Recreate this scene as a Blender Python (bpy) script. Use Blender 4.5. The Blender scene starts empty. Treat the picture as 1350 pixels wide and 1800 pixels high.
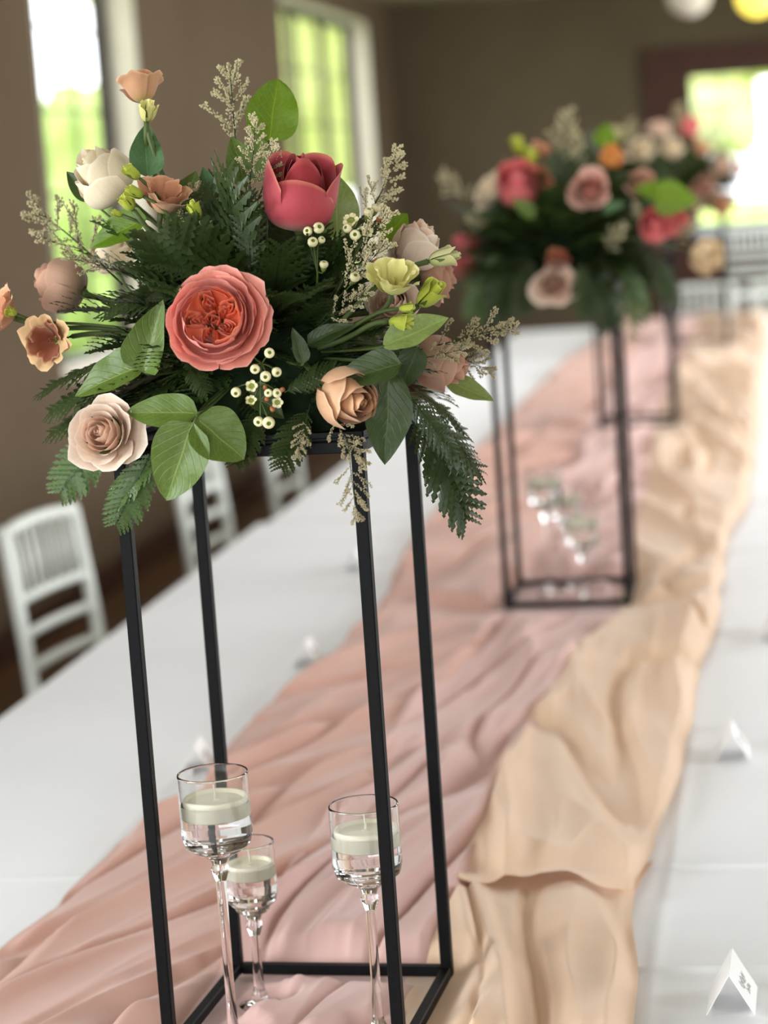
import bpy, bmesh, math, random
from mathutils import Vector, Matrix, Quaternion, noise

# ------------------------------------------------------------ camera, light, exposure
scene = bpy.context.scene
C = scene.collection
cam_data = bpy.data.cameras.new('camera')
cam = bpy.data.objects.new('camera', cam_data)
C.objects.link(cam)
cam.matrix_world = Matrix(((0.9849, 0.0428, 0.1677, 0.5202),
                           (0.1593, 0.1552, -0.9750, -2.3500),
                           (-0.0678, 0.9870, 0.1461, 1.6653),
                           (0, 0, 0, 1)))
cam_data.sensor_fit = 'VERTICAL'
cam_data.sensor_height = 36.0
cam_data.lens = 80.08
cam_data.clip_start = 0.05
cam_data.clip_end = 300
cam_data.dof.use_dof = True
cam_data.dof.focus_distance = 2.32
cam_data.dof.aperture_fstop = 3.6
scene.camera = cam
vs = scene.view_settings
vs.view_transform = 'Standard'
vs.look = 'None'
vs.gamma = 1.0
vs.use_curve_mapping = False
vs.exposure = 0.0

world = bpy.data.worlds.new('overcast_sky')
scene.world = world
world.use_nodes = True
wb = world.node_tree.nodes['Background']
wb.inputs['Color'].default_value = (0.93, 0.97, 1.0, 1)
wb.inputs['Strength'].default_value = 5.5

def area(name, loc, rot, sx, sy, power, col=(1, 1, 1)):
    l = bpy.data.lights.new(name, 'AREA')
    l.shape = 'RECTANGLE'; l.size = sx; l.size_y = sy
    l.energy = power; l.color = col
    o = bpy.data.objects.new(name, l)
    C.objects.link(o); o.location = loc; o.rotation_euler = rot
    return o
R90 = math.pi / 2
# added fill lamps, standing in for daylight at openings put in the unseen walls
for yy, pw in ((-2.2, 12), (1.2, 18), (4.8, 66), (8.6, 130), (12.4, 150)):
    area('right_fill_light', (3.05, yy, 1.75), (R90 * 0.86, 0, R90), 1.5, 1.7, pw, (0.93, 0.97, 1.0))
area('rear_fill_light', (-0.6, -4.75, 1.8), (R90 * 0.86, 0, 0), 3.0, 1.8, 56, (0.93, 0.97, 1.0))  # added rear fill from behind the camera
area('left_fill_light', (-2.1, -1.2, 1.8), (R90 * 0.84, 0, -R90), 1.4, 1.7, 72, (0.90, 0.96, 1.0))  # added fill from the unseen near part of the left wall
area('overhead_fill_light', (0.3, 4.6, 2.9), (0, 0, 0), 1.6, 7.0, 58, (0.96, 0.97, 0.98))  # added overhead fill above the tables, with no lamp fitting

# ------------------------------------------------------------ helpers
def setp(o, **kw):
    for k, v in kw.items():
        if v is not None: o[k] = v
    return o

def thing(name, label, cat, loc=(0, 0, 0), quat=None, scale=1.0, group=None):
    o = bpy.data.objects.new(name, None)
    o.empty_display_size = 0.02
    C.objects.link(o)
    o.location = loc
    if quat is not None:
        o.rotation_mode = 'QUATERNION'; o.rotation_quaternion = quat
    o.scale = (scale,) * 3
    setp(o, label=label, category=cat, group=group)
    return o

def link(name, me, parent=None):
    o = bpy.data.objects.new(name, me)
    C.objects.link(o)
    if parent is not None: o.parent = parent
    return o

class MB:
    def __init__(s): s.v = []; s.f = []; s.uv = []; s.mi = []
    def add(s, vs, fs, uv=None, mi=0):
        b = len(s.v)
        s.v.extend(tuple(p) for p in vs)
        s.uv.extend(uv if uv else [(0.5, 0.5)] * len(vs))
        for f in fs:
            s.f.append(tuple(i + b for i in f)); s.mi.append(mi)
    def grid(s, fn, nu, nv, mi=0, wrap=False):
        vs = []; uv = []
        for j in range(nv + 1):
            for i in range(nu + (0 if wrap else 1)):
                a, b = i / nu, j / nv
                vs.append(fn(a, b)); uv.append((a, b))
        n = nu if wrap else nu + 1
        fs = []
        for j in range(nv):
            for i in range(nu):
                i2 = (i + 1) % n if wrap else i + 1
                fs.append((j * n + i, j * n + i2, (j + 1) * n + i2, (j + 1) * n + i))
        s.add(vs, fs, uv, mi)
    def tube(s, pts, rad, sides=6, mi=0, caps=True):
        pts = [Vector(p) for p in pts]
        n = len(pts)
        rr = [rad] * n if not hasattr(rad, '__len__') else rad
        vs = []; fs = []; uv = []
        ref = Vector((0.31, 0.52, 0.79))
        for k in range(n):
            t = (pts[min(k + 1, n - 1)] - pts[max(k - 1, 0)]).normalized()
            a = t.cross(ref)
            if a.length < 1e-4: a = t.cross(Vector((1, 0, 0)))
            a.normalize(); b = t.cross(a)
            for i in range(sides):
                q = 2 * math.pi * i / sides
                vs.append(pts[k] + (a * math.cos(q) + b * math.sin(q)) * rr[k])
                uv.append((i / sides, k / max(1, n - 1)))
        for k in range(n - 1):
            for i in range(sides):
                j = (i + 1) % sides
                fs.append((k * sides + i, k * sides + j, (k + 1) * sides + j, (k + 1) * sides + i))
        if caps:
            fs.append(tuple(reversed(range(sides))))
            fs.append(tuple((n - 1) * sides + i for i in range(sides)))
        s.add(vs, fs, uv, mi)
    def lathe(s, prof, segs=32, mi=0, org=(0, 0, 0)):
        ox, oy, oz = org
        vs = []; fs = []; uv = []; n = len(prof)
        for k, (r, z) in enumerate(prof):
            for i in range(segs):
                q = 2 * math.pi * i / segs
                vs.append((ox + r * math.cos(q), oy + r * math.sin(q), oz + z)); uv.append((i / segs, k / (n - 1)))
        for k in range(n - 1):
            for i in range(segs):
                j = (i + 1) % segs
                fs.append((k * segs + i, k * segs + j, (k + 1) * segs + j, (k + 1) * segs + i))
        s.add(vs, fs, uv, mi)
    def box(s, lo, hi, mi=0, bev=0.0):
        x0, y0, z0 = lo; x1, y1, z1 = hi
        if bev <= 0:
            vs = [(x, y, z) for z in (z0, z1) for y in (y0, y1) for x in (x0, x1)]
            fs = [(0, 2, 3, 1), (4, 5, 7, 6), (0, 1, 5, 4), (2, 6, 7, 3), (0, 4, 6, 2), (1, 3, 7, 5)]
            s.add(vs, fs, None, mi); return
        b = min(bev, (x1 - x0) * .45, (y1 - y0) * .45, (z1 - z0) * .45)
        def ring(ix, z):
            X0, X1, Y0, Y1 = x0 + ix, x1 - ix, y0 + ix, y1 - ix
            return [(X0 + b, Y0, z), (X1 - b, Y0, z), (X1, Y0 + b, z), (X1, Y1 - b, z), (X1 - b, Y1, z), (X0 + b, Y1, z), (X0, Y1 - b, z), (X0, Y0 + b, z)]
        def ring2(z):
            B = b
            return [(x0 + B, y0 + B, z), (x1 - B, y0 + B, z), (x1 - B, y0 + B, z), (x1 - B, y1 - B, z), (x1 - B, y1 - B, z), (x0 + B, y1 - B, z), (x0 + B, y1 - B, z), (x0 + B, y0 + B, z)]
        rs = [ring(0, z0 + b), ring(0, z1 - b)]
        vs = rs[0] + rs[1]
        fs = [(i, (i + 1) % 8, 8 + (i + 1) % 8, 8 + i) for i in range(8)]
        top = [(x0 + b, y0 + b, z1), (x1 - b, y0 + b, z1), (x1 - b, y1 - b, z1), (x0 + b, y1 - b, z1)]
        bot = [(p[0], p[1], z0) for p in top]
        vs = vs + top + bot
        T, Bo = 16, 20
        for base, o, flip in ((8, T, False), (0, Bo, True)):
            q = [(base + 0, base + 1, o + 1, o + 0), (base + 1, base + 2, o + 1), (base + 2, base + 3, o + 2, o + 1), (base + 3, base + 4, o + 2),
                 (base + 4, base + 5, o + 3, o + 2), (base + 5, base + 6, o + 3), (base + 6, base + 7, o + 0, o + 3), (base + 7, base + 0, o + 0),
                 (o, o + 1, o + 2, o + 3)]
            fs += [tuple(reversed(f)) for f in q] if flip else q
        s.add(vs, fs, None, mi)
    def bar(s, a, b, w, d=None, mi=0, up=(0, 0, 1)):
        # square bar from a to b
        a = Vector(a); b = Vector(b); d = d or w
        t = (b - a).normalized(); u = Vector(up)
        if abs(t.dot(u)) > .98: u = Vector((1, 0, 0))
        x = t.cross(u).normalized(); z = x.cross(t)
        vs = []
        for p in (a, b):
            for sx, sz in ((-1, -1), (1, -1), (1, 1), (-1, 1)):
                vs.append(p + x * sx * w / 2 + z * sz * d / 2)
        s.add(vs, [(3, 2, 1, 0), (4, 5, 6, 7), (0, 1, 5, 4), (1, 2, 6, 5), (2, 3, 7, 6), (3, 0, 4, 7)], None, mi)
    def mesh(s, name, mats, smooth=True, fix=False):
        me = bpy.data.meshes.new(name)
        me.from_pydata(s.v, [], s.f)
        if fix:
            bm = bmesh.new(); bm.from_mesh(me); bmesh.ops.remove_doubles(bm, verts=bm.verts, dist=1e-6); bmesh.ops.recalc_face_normals(bm, faces=bm.faces); bm.to_mesh(me); bm.free()
            s.f = list(me.polygons); s.mi = [0] * len(s.f); s.uv = [(.5, .5)] * len(me.vertices)
        if not isinstance(mats, (list, tuple)): mats = [mats]
        for m in mats: me.materials.append(m)
        me.polygons.foreach_set('material_index', s.mi)
        me.polygons.foreach_set('use_smooth', [smooth] * len(s.f))
        l = me.uv_layers.new(name='UVMap')
        li = [0] * len(me.loops); me.loops.foreach_get('vertex_index', li)
        flat = [c for i in li for c in s.uv[i]]
        l.data.foreach_set('uv', flat)
        me.update()
        return me
    def obj(s, name, mats, parent=None, smooth=True, fix=False, **kw):
        o = link(name, s.mesh(name, mats, smooth, fix), parent)
        setp(o, **kw)
        return o

def bez(p, t):
    a = 1 - t
    return tuple(a * a * a * p[0][k] + 3 * a * a * t * p[1][k] + 3 * a * t * t * p[2][k] + t * t * t * p[3][k] for k in range(len(p[0])))

def bezpts(p0, p1, p2, p3, n):
    return [Vector(bez((p0, p1, p2, p3), i / n)) for i in range(n + 1)]

def srgb(r, g, b, k=1.0):
    f = lambda c: ((c / 255 + .055) / 1.055) ** 2.4 if c > 10 else c / 255 / 12.92
    return (min(1, f(r) * k), min(1, f(g) * k), min(1, f(b) * k), 1)

# ------------------------------------------------------------ materials
class NT:
    def __init__(s, name):
        s.m = bpy.data.materials.new(name); s.m.use_nodes = True
        s.t = s.m.node_tree; s.n = s.t.nodes; s.b = s.n['Principled BSDF']; s.out = s.n['Material Output']
    def new(s, typ, **kw):
        n = s.n.new(typ)
        for k, v in kw.items(): setattr(n, k, v)
        return n
    def lk(s, a, b): s.t.links.new(a, b)
    def val(s, op, a, b=None):
        n = s.new('ShaderNodeMath', operation=op)
        for i, x in enumerate((a, b)):
            if x is None: continue
            if isinstance(x, (int, float)): n.inputs[i].default_value = x
            else: s.lk(x, n.inputs[i])
        return n.outputs[0]
    def ramp(s, fac, stops):
        n = s.new('ShaderNodeValToRGB'); e = n.color_ramp.elements
        while len(e) < len(stops): e.new(0.5)
        for i, (p, c) in enumerate(stops): e[i].position = p; e[i].color = c
        s.lk(fac, n.inputs[0]); return n.outputs[0]
    def mix(s, fac, a, b, mode='MIX'):
        n = s.new('ShaderNodeMix', data_type='RGBA', blend_type=mode)
        for i, x in ((0, fac), (6, a), (7, b)):
            if isinstance(x, (int, float)): n.inputs[i].default_value = x
            elif isinstance(x, tuple): n.inputs[i].default_value = x
            else: s.lk(x, n.inputs[i])
        return n.outputs[2]
    def noise(s, scale, detail=3, coord='Object', rough=.5, vec=None):
        n = s.new('ShaderNodeTexNoise'); n.inputs['Scale'].default_value = scale; n.inputs['Detail'].default_value = detail
        n.inputs['Roughness'].default_value = rough
        if vec is None: vec = s.new('ShaderNodeTexCoord').outputs[coord]
        s.lk(vec, n.inputs['Vector']); return n.outputs['Fac']
    def uv(s):
        c = s.new('ShaderNodeTexCoord'); x = s.new('ShaderNodeSeparateXYZ'); s.lk(c.outputs['UV'], x.inputs[0])
        return x.outputs[0], x.outputs[1], c.outputs['UV']
    def bump(s, h, strength=.3, dist=.01):
        n = s.new('ShaderNodeBump'); n.inputs['Strength'].default_value = strength; n.inputs['Distance'].default_value = dist
        s.lk(h, n.inputs['Height']); s.lk(n.outputs[0], s.b.inputs['Normal']); return n.outputs[0]
    def trans(s, col, fac):
        tr = s.new('ShaderNodeBsdfTranslucent')
        if isinstance(col, tuple): tr.inputs[0].default_value = col
        else: s.lk(col, tr.inputs[0])
        mx = s.new('ShaderNodeMixShader'); mx.inputs[0].default_value = fac
        s.lk(s.b.outputs[0], mx.inputs[1]); s.lk(tr.outputs[0], mx.inputs[2]); s.lk(mx.outputs[0], s.out.inputs[0])

def plain(name, col, rough=.5, metal=0.0, spec=.5, nscale=None, namt=.15):
    t = NT(name)
    t.b.inputs['Roughness'].default_value = rough
    t.b.inputs['Metallic'].default_value = metal
    t.b.inputs['Specular IOR Level'].default_value = spec
    if nscale:
        f = t.noise(nscale, 4)
        c = t.ramp(f, [(0.25, tuple(x * (1 - namt) for x in col[:3]) + (1,)), (0.75, tuple(min(1, x * (1 + namt)) for x in col[:3]) + (1,))])
        t.lk(c, t.b.inputs['Base Color'])
        t.bump(f, .12, .003)
    else: t.b.inputs['Base Color'].default_value = col
    return t.m

def petal_mat(name, base, mid, edge, tr=.22, rough=.6):
    t = NT(name)
    u, v, uv = t.uv()
    c = t.ramp(v, [(0.0, base), (0.45, mid), (0.92, mid), (1.0, edge)])
    mp = t.new('ShaderNodeMapping'); mp.inputs['Scale'].default_value = (26, 2.2, 1); t.lk(uv, mp.inputs[0])
    vein = t.noise(1.0, 3, vec=mp.outputs[0])
    vr = t.ramp(vein, [(0.3, (0.84, 0.80, 0.80, 1)), (0.7, (1.0, 1.0, 1.0, 1))])
    c = t.mix(0.42, c, vr, 'MULTIPLY')
    t.lk(c, t.b.inputs['Base Color'])
    t.b.inputs['Roughness'].default_value = rough
    t.b.inputs['Specular IOR Level'].default_value = .25
    t.b.inputs['Sheen Weight'].default_value = .15
    t.bump(vein, .1, .002)
    t.trans(c, tr)
    return t.m

def leaf_mat(name, col, light, tr=.18, rough=.42, veins=True):
    t = NT(name)
    u, v, uv = t.uv()
    n = t.noise(22, 3)
    c = t.ramp(n, [(0.3, tuple(x * .82 for x in col[:3]) + (1,)), (0.7, tuple(x * 1.12 for x in col[:3]) + (1,))])
    if veins:
        d = t.val('ABSOLUTE', t.val('SUBTRACT', u, .5))
        midrib = t.val('LESS_THAN', d, .014)
        ph = t.val('SUBTRACT', t.val('MULTIPLY', v, 7.0), t.val('MULTIPLY', d, 5.5))
        fr = t.val('ABSOLUTE', t.val('SUBTRACT', t.val('FRACT', ph), .5))
        sv = t.val('MULTIPLY', t.val('LESS_THAN', fr, .035), .35)
        k = t.val('MAXIMUM', t.val('MULTIPLY', midrib, .75), sv)
        c = t.mix(k, c, light)
        t.bump(t.val('ADD', t.val('MULTIPLY', t.val('MINIMUM', fr, .12), 4.0), t.val('MULTIPLY', n, .4)), .25, .0025)
    t.lk(c, t.b.inputs['Base Color'])
    t.b.inputs['Roughness'].default_value = rough
    t.b.inputs['Specular IOR Level'].default_value = .4
    t.trans(t.mix(0.5, c, light), tr)
    return t.m

def cloth_mat(name, col, dark, tr=.2, scale=1.0, sheen=.3):
    t = NT(name)
    n = t.noise(6 * scale, 4)
    c = t.ramp(n, [(0.3, dark), (0.7, col)])
    t.lk(c, t.b.inputs['Base Color'])
    t.b.inputs['Roughness'].default_value = .8
    t.b.inputs['Specular IOR Level'].default_value = .2
    t.b.inputs['Sheen Weight'].default_value = sheen
    w = t.noise(900, 1)
    t.bump(w, .05, .0008)
    if tr: t.trans(c, tr)
    return t.m

M = {}
M['metal_black'] = plain('black_powder_coat', (0.004, 0.004, 0.0045, 1), .5, 0, .12, 240, .3)
M['foam'] = plain('wet_floral_foam', srgb(28, 40, 24), .95, 0, .1, 90, .35)
M['stem'] = plain('green_stem', srgb(78, 92, 48), .5, 0, .3, 60, .2)
M['stem_dark'] = plain('dark_green_stem', srgb(40, 54, 26), .55, 0, .3, 60, .2)
M['stem_brown'] = plain('brown_twig', srgb(92, 66, 46), .6, 0, .3, 80, .2)
M['sepal'] = leaf_mat('sepal_green', srgb(88, 104, 48), srgb(120, 140, 70), .12, .5, False)
M['fern'] = leaf_mat('leatherleaf_green', srgb(52, 66, 32), srgb(80, 98, 44), .12, .40, False)
M['fern_light'] = leaf_mat('young_leatherleaf_green', srgb(78, 102, 52), srgb(104, 130, 66), .16, .38, False)
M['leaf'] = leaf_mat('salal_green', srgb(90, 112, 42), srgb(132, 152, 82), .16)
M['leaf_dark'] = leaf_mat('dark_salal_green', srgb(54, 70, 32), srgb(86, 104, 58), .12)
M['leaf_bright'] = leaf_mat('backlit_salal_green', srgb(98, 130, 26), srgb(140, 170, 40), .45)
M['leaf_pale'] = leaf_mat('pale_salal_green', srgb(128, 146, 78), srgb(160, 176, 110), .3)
M['leaf_blue'] = leaf_mat('blue_green_leaf', srgb(78, 112, 72), srgb(112, 146, 104), .2)
M['floret'] = plain('dry_cream_floret', srgb(205, 194, 160), .85, 0, .1, 300, .2)
M['floret_tan'] = plain('dry_tan_floret', srgb(176, 164, 132), .85, 0, .1, 300, .2)
M['wax'] = plain('candle_wax', srgb(255, 248, 222), .45, 0, .4)
M['wax_petal'] = plain('waxflower_cream', srgb(230, 220, 176), .45, 0, .4, 200, .06)
M['wax_green'] = plain('waxflower_calyx', srgb(128, 140, 62), .5, 0, .3, 200, .2)
M['wax_brown'] = plain('waxflower_brown', srgb(150, 92, 56), .5, 0, .3, 200, .2)
PM = {}
def pm(k, inner, outer, tr=.2):
    PM[k] = (petal_mat(k + '_inner_petal', *inner, tr=tr), petal_mat(k + '_outer_petal', *outer, tr=tr))
S = srgb
pm('coral', (S(226, 110, 70), S(250, 142, 104), S(250, 184, 150)), (S(226, 150, 124), S(240, 156, 142), S(248, 184, 170)))
pm('magenta', (S(140, 36, 46), S(166, 50, 60), S(184, 84, 80)), (S(206, 150, 130), S(190, 74, 86), S(216, 128, 108)), .12)
pm('cream', (S(224, 208, 160), S(240, 222, 188), S(248, 238, 216)), (S(222, 214, 170), S(240, 224, 196), S(250, 242, 224)))
pm('blush', (S(206, 150, 126), S(236, 200, 176), S(244, 222, 206)), (S(214, 190, 160), S(236, 212, 192), S(246, 232, 220)))
pm('tan', (S(176, 112, 70), S(206, 152, 112), S(224, 182, 146)), (S(214, 170, 100), S(222, 176, 138), S(234, 200, 166)))
pm('mauve', (S(190, 130, 100), S(200, 150, 128), S(214, 170, 146)), (S(190, 160, 120), S(208, 168, 146), S(226, 176, 150)))
pm('peach', (S(150, 90, 56), S(204, 142, 108), S(226, 172, 136)), (S(190, 170, 100), S(212, 160, 124), S(232, 190, 152)))
pm('brown_peach', (S(110, 52, 32), S(140, 76, 50), S(204, 158, 118)), (S(196, 180, 110), S(206, 166, 120), S(226, 186, 142)))
pm('lemon', (S(190, 190, 90), S(226, 218, 140), S(240, 230, 170)), (S(170, 184, 80), S(222, 216, 136), S(240, 230, 174)))
pm('lime', (S(150, 170, 50), S(196, 204, 80), S(222, 224, 120)), (S(120, 150, 50), S(184, 194, 70), S(222, 224, 120)))
pm('palegreen', (S(150, 160, 90), S(206, 200, 150), S(226, 216, 176)), (S(130, 150, 70), S(196, 194, 136), S(224, 206, 172)))
pm('orange', (S(190, 100, 40), S(224, 140, 66), S(236, 170, 100)), (S(210, 150, 70), S(226, 150, 80), S(240, 180, 120)))
pm('rust', (S(110, 50, 30), S(150, 80, 56), S(180, 110, 80)), (S(140, 90, 60), S(160, 92, 66), S(190, 124, 92)))
pm('pink', (S(196, 110, 96), S(226, 156, 140), S(236, 186, 170)), (S(220, 180, 160), S(232, 188, 172), S(240, 208, 194)))
pm('rosepink', (S(206, 76, 86), S(230, 110, 118), S(238, 150, 146)), (S(226, 130, 118), S(232, 118, 120), S(240, 156, 146)))
pm('sand', (S(206, 170, 120), S(230, 202, 156), S(240, 220, 184)), (S(216, 186, 130), S(232, 206, 162), S(242, 224, 190)))
M['chiffon_rose'] = cloth_mat('dusty_rose_chiffon', S(219, 176, 160), S(210, 164, 148))
M['chiffon_mauve'] = cloth_mat('mauve_pink_chiffon', S(226, 188, 180), S(218, 178, 170))
M['chiffon_peach'] = cloth_mat('peach_chiffon', S(242, 211, 182), S(236, 202, 170))
M['linen'] = cloth_mat('white_table_linen', S(238, 238, 240), S(234, 234, 236), 0, .5, .1)
M['chair_white'] = plain('white_resin_chair', S(226, 230, 222), .4, 0, .5)
M['card'] = plain('white_card_stock', S(242, 240, 238), .7, 0, .2, 300, .02)
M['ink'] = plain('grey_ink', S(140, 134, 136), .7, 0, .2)
M['wick'] = plain('waxed_wick', S(236, 230, 214), .7, 0, .2)
t = NT('clear_glass'); t.b.inputs['Transmission Weight'].default_value = 1; t.b.inputs['Roughness'].default_value = 0; t.b.inputs['IOR'].default_value = 1.46
t.b.inputs['Base Color'].default_value = (1, 1, 1, 1); M['glass'] = t.m
t = NT('clear_water'); t.b.inputs['Transmission Weight'].default_value = 1; t.b.inputs['Roughness'].default_value = 0; t.b.inputs['IOR'].default_value = 1.33
t.b.inputs['Base Color'].default_value = (1, 1, 1, 1); M['water'] = t.m
t = NT('window_glass')
tr_ = t.new('ShaderNodeBsdfTransparent'); gl_ = t.new('ShaderNodeBsdfGlossy'); gl_.inputs['Roughness'].default_value = .02
mx_ = t.new('ShaderNodeMixShader'); mx_.inputs[0].default_value = .06
t.lk(tr_.outputs[0], mx_.inputs[1]); t.lk(gl_.outputs[0], mx_.inputs[2]); t.lk(mx_.outputs[0], t.out.inputs[0]); M['pane'] = t.m

def plaster(name, c1, c2):
    t = NT(name)
    n = t.noise(1.3, 6, rough=.6); n2 = t.noise(14, 4)
    c = t.mix(.25, t.ramp(n, [(.3, c1), (.7, c2)]), t.ramp(n2, [(.3, c1), (.7, c2)]))
    t.lk(c, t.b.inputs['Base Color']); t.b.inputs['Roughness'].default_value = .9
    t.b.inputs['Specular IOR Level'].default_value = .15
    t.bump(n2, .3, .01); return t.m
M['wall'] = plaster('brown_plaster', S(97, 81, 64), S(105, 89, 71))
M['wall_back'] = plaster('grey_brown_plaster', S(82, 71, 55), S(92, 80, 62))
M['reveal'] = plaster('pale_reveal_plaster', S(190, 180, 164), S(206, 198, 184))
M['ceiling'] = plaster('ceiling_plaster', S(150, 138, 116), S(164, 152, 130))
M['timber'] = plain('dark_red_timber', S(62, 32, 20), .5, 0, .3, 9, .25)
M['iron'] = plain('dark_window_iron', S(46, 38, 32), .5, 0, .3, 20, .2)
t = NT('brown_floorboards')
bc = t.new('ShaderNodeTexBrick'); bc.inputs['Scale'].default_value = 1.0
bc.inputs['Color1'].default_value = S(96, 66, 40); bc.inputs['Color2'].default_value = S(82, 56, 34); bc.inputs['Mortar'].default_value = S(40, 28, 18)
bc.inputs['Mortar Size'].default_value = .004; bc.inputs['Brick Width'].default_value = 1.8; bc.inputs['Row Height'].default_value = .14
tc = t.new('ShaderNodeTexCoord'); mp = t.new('ShaderNodeMapping'); mp.inputs['Rotation'].default_value = (0, 0, R90)
t.lk(tc.outputs['Object'], mp.inputs[0]); t.lk(mp.outputs[0], bc.inputs['Vector'])
t.lk(bc.outputs['Color'], t.b.inputs['Base Color']); t.b.inputs['Roughness'].default_value = .45; M['floor'] = t.m
M['lawn'] = plain('lawn_green', S(160, 180, 96), .9, 0, .1, 3, .25)
M['paving'] = plain('pale_paving', S(206, 210, 214), .8, 0, .2, 2, .08)
M['crown'] = leaf_mat('tree_crown_green', S(208, 212, 152), S(220, 224, 160), .35, .7, False)
M['crown_dark'] = leaf_mat('hedge_green', S(170, 190, 110), S(190, 206, 130), .3, .7, False)
M['bark'] = plain('tree_bark', S(92, 80, 66), .9, 0, .1, 14, .3)
def glow(name, col, s):
    t = NT(name); t.b.inputs['Base Color'].default_value = col
    t.b.inputs['Emission Color'].default_value = col; t.b.inputs['Emission Strength'].default_value = s; return t.m
M['lamp_yellow'] = glow('yellow_lamp_glow', (1.0, .78, .12, 1), 1.6)
M['lamp_white'] = plain('white_opal_glass', S(236, 226, 214), .3)

# ------------------------------------------------------------ room
XL, XR, YF, YB, ZC = -2.25, 3.2, -5.0, 15.4, 2.95
WT = 0.2

def wall_with_openings(name, axis, at, a0, a1, openings, mat, sgn):
    # axis 'y': wall plane x = at running along y; axis 'x': wall plane y = at running along x; thickness goes outward (sgn)
    mb = MB()
    lo, hi = (at, at + sgn * WT) if sgn > 0 else (at + sgn * WT, at)
    def blk(s0, s1, z0, z1):
        if s1 - s0 < 1e-4 or z1 - z0 < 1e-4: return
        if axis == 'y': mb.box((lo, s0, z0), (hi, s1, z1))
        else: mb.box((s0, lo, z0), (s1, hi, z1))
    cur = a0
    for s0, s1, z0, z1 in sorted(openings):
        blk(cur, s0, 0, ZC); blk(s0, s1, 0, z0); blk(s0, s1, z1, ZC); cur = s1
    blk(cur, a1, 0, ZC)
    return mb.obj(name, mat, None, False, kind='structure')

W1 = (6.42, 7.95, 0.93, 2.78)
W2 = (11.3, 14.45, 0.93, 2.78)
WB = (0.02, 1.66, 1.10, 2.27)
RO = [(y - .75, y + .75, .9, 2.6) for y in (-2.2, 1.2, 4.8, 8.6, 12.4)]  # openings added in the unseen right wall, one behind each fill lamp
wall_with_openings('wall_left', 'y', XL, YF - WT, YB + WT, [W1, W2, (-1.9, -.5, .9, 2.6)], M['wall'], -1)
wall_with_openings('wall_right', 'y', XR, YF - WT, YB + WT, RO, M['wall'], 1)
wall_with_openings('wall_back', 'x', YB, XL, XR, [WB], M['wall_back'], 1)
wall_with_openings('wall_front', 'x', YF, XL, XR, [(-2.1, .9, .9, 2.7)], M['wall'], -1)
mb = MB(); mb.box((XL - WT, YF - WT, -.12), (XR + WT, YB + WT, 0)); mb.obj('floor', M['floor'], None, False, kind='structure')
mb = MB(); mb.box((XL - WT, YF - WT, ZC), (XR + WT, YB + WT, ZC + .15)); mb.obj('ceiling', M['ceiling'], None, False, kind='structure')
mb = MB(); mb.box((XL, YF, 0), (XL + .018, YB, .13), bev=.006); mb.obj('baseboard_left', M['timber'], None, False, kind='structure')
mb = MB(); mb.box((XL + .018, YB - .018, 0), (XR, YB, .13), bev=.006); mb.obj('baseboard_back', M['timber'], None, False, kind='structure')

def window(name, axis, at, a0, a1, z0, z1, mull, cols, rows, fw, fmat, reveal=True, rdepth=.2):
    # at = plane of the glass; mull = number of casements
    root = bpy.data.objects.new(name, None); C.objects.link(root); root['kind'] = 'structure'
    P = (lambda s, d, z: (at + d, s, z)) if axis == 'y' else (lambda s, d, z: (s, at + d, z))
    def bx(s0, s1, d0, d1, zz0, zz1, nm, mt):
        a = P(s0, d0, zz0); b = P(s1, d1, zz1)
        m = MB(); m.box(tuple(min(p, q) for p, q in zip(a, b)), tuple(max(p, q) for p, q in zip(a, b)))
        m.obj(nm, mt, root, False)
    d = .03
    bx(a0, a0 + fw, -d, d, z0, z1, 'frame_post', fmat); bx(a1 - fw, a1, -d, d, z0, z1, 'frame_post', fmat)
    bx(a0 + fw, a1 - fw, -d, d, z0, z0 + fw, 'frame_rail', fmat); bx(a0 + fw, a1 - fw, -d, d, z1 - fw, z1, 'frame_rail', fmat)
    A0, A1, Z0, Z1 = a0 + fw, a1 - fw, z0 + fw, z1 - fw
    cw = (A1 - A0) / mull
    for k in range(1, mull):
        bx(A0 + k * cw - fw * .4, A0 + k * cw + fw * .4, -d, d, Z0, Z1, 'mullion', fmat)
    for k in range(mull):
        s0 = A0 + k * cw + (fw * .4 if k else 0); s1 = A0 + (k + 1) * cw - (fw * .4 if k < mull - 1 else 0)
        for c in range(1, cols): 
            x = s0 + (s1 - s0) * c / cols; bx(x - .006, x + .006, -.008, .008, Z0, Z1, 'glazing_bar', M['iron'])
        for r in range(1, rows):
            z = Z0 + (Z1 - Z0) * r / rows; bx(s0, s1, -.0075, .0075, z - .006, z + .006, 'glazing_bar', M['iron'])
        for c in range(cols):
            for r in range(rows):
                xa = s0 + (s1 - s0) * c / cols + .006; xb = s0 + (s1 - s0) * (c + 1) / cols - .006
                za = Z0 + (Z1 - Z0) * r / rows + .006; zb = Z0 + (Z1 - Z0) * (r + 1) / rows - .006
                m = MB(); m.add([P(xa, 0, za), P(xb, 0, za), P(xb, 0, zb), P(xa, 0, zb)], [(0, 1, 2, 3)])
                m.obj('pane', M['pane'], root, False)
    return root
w1 = window('window_1', 'y', XL - .16, W1[0], W1[1], W1[2], W1[3], 1, 3, 5, .05, M['iron'])
w2 = window('window_2', 'y', XL - .16, W2[0], W2[1], W2[2], W2[3], 3, 2, 5, .05, M['iron'])
w3 = window('window_3', 'x', YB + .10, WB[0], WB[1], WB[2], WB[3], 1, 7, 5, .03, M['iron'])
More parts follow.
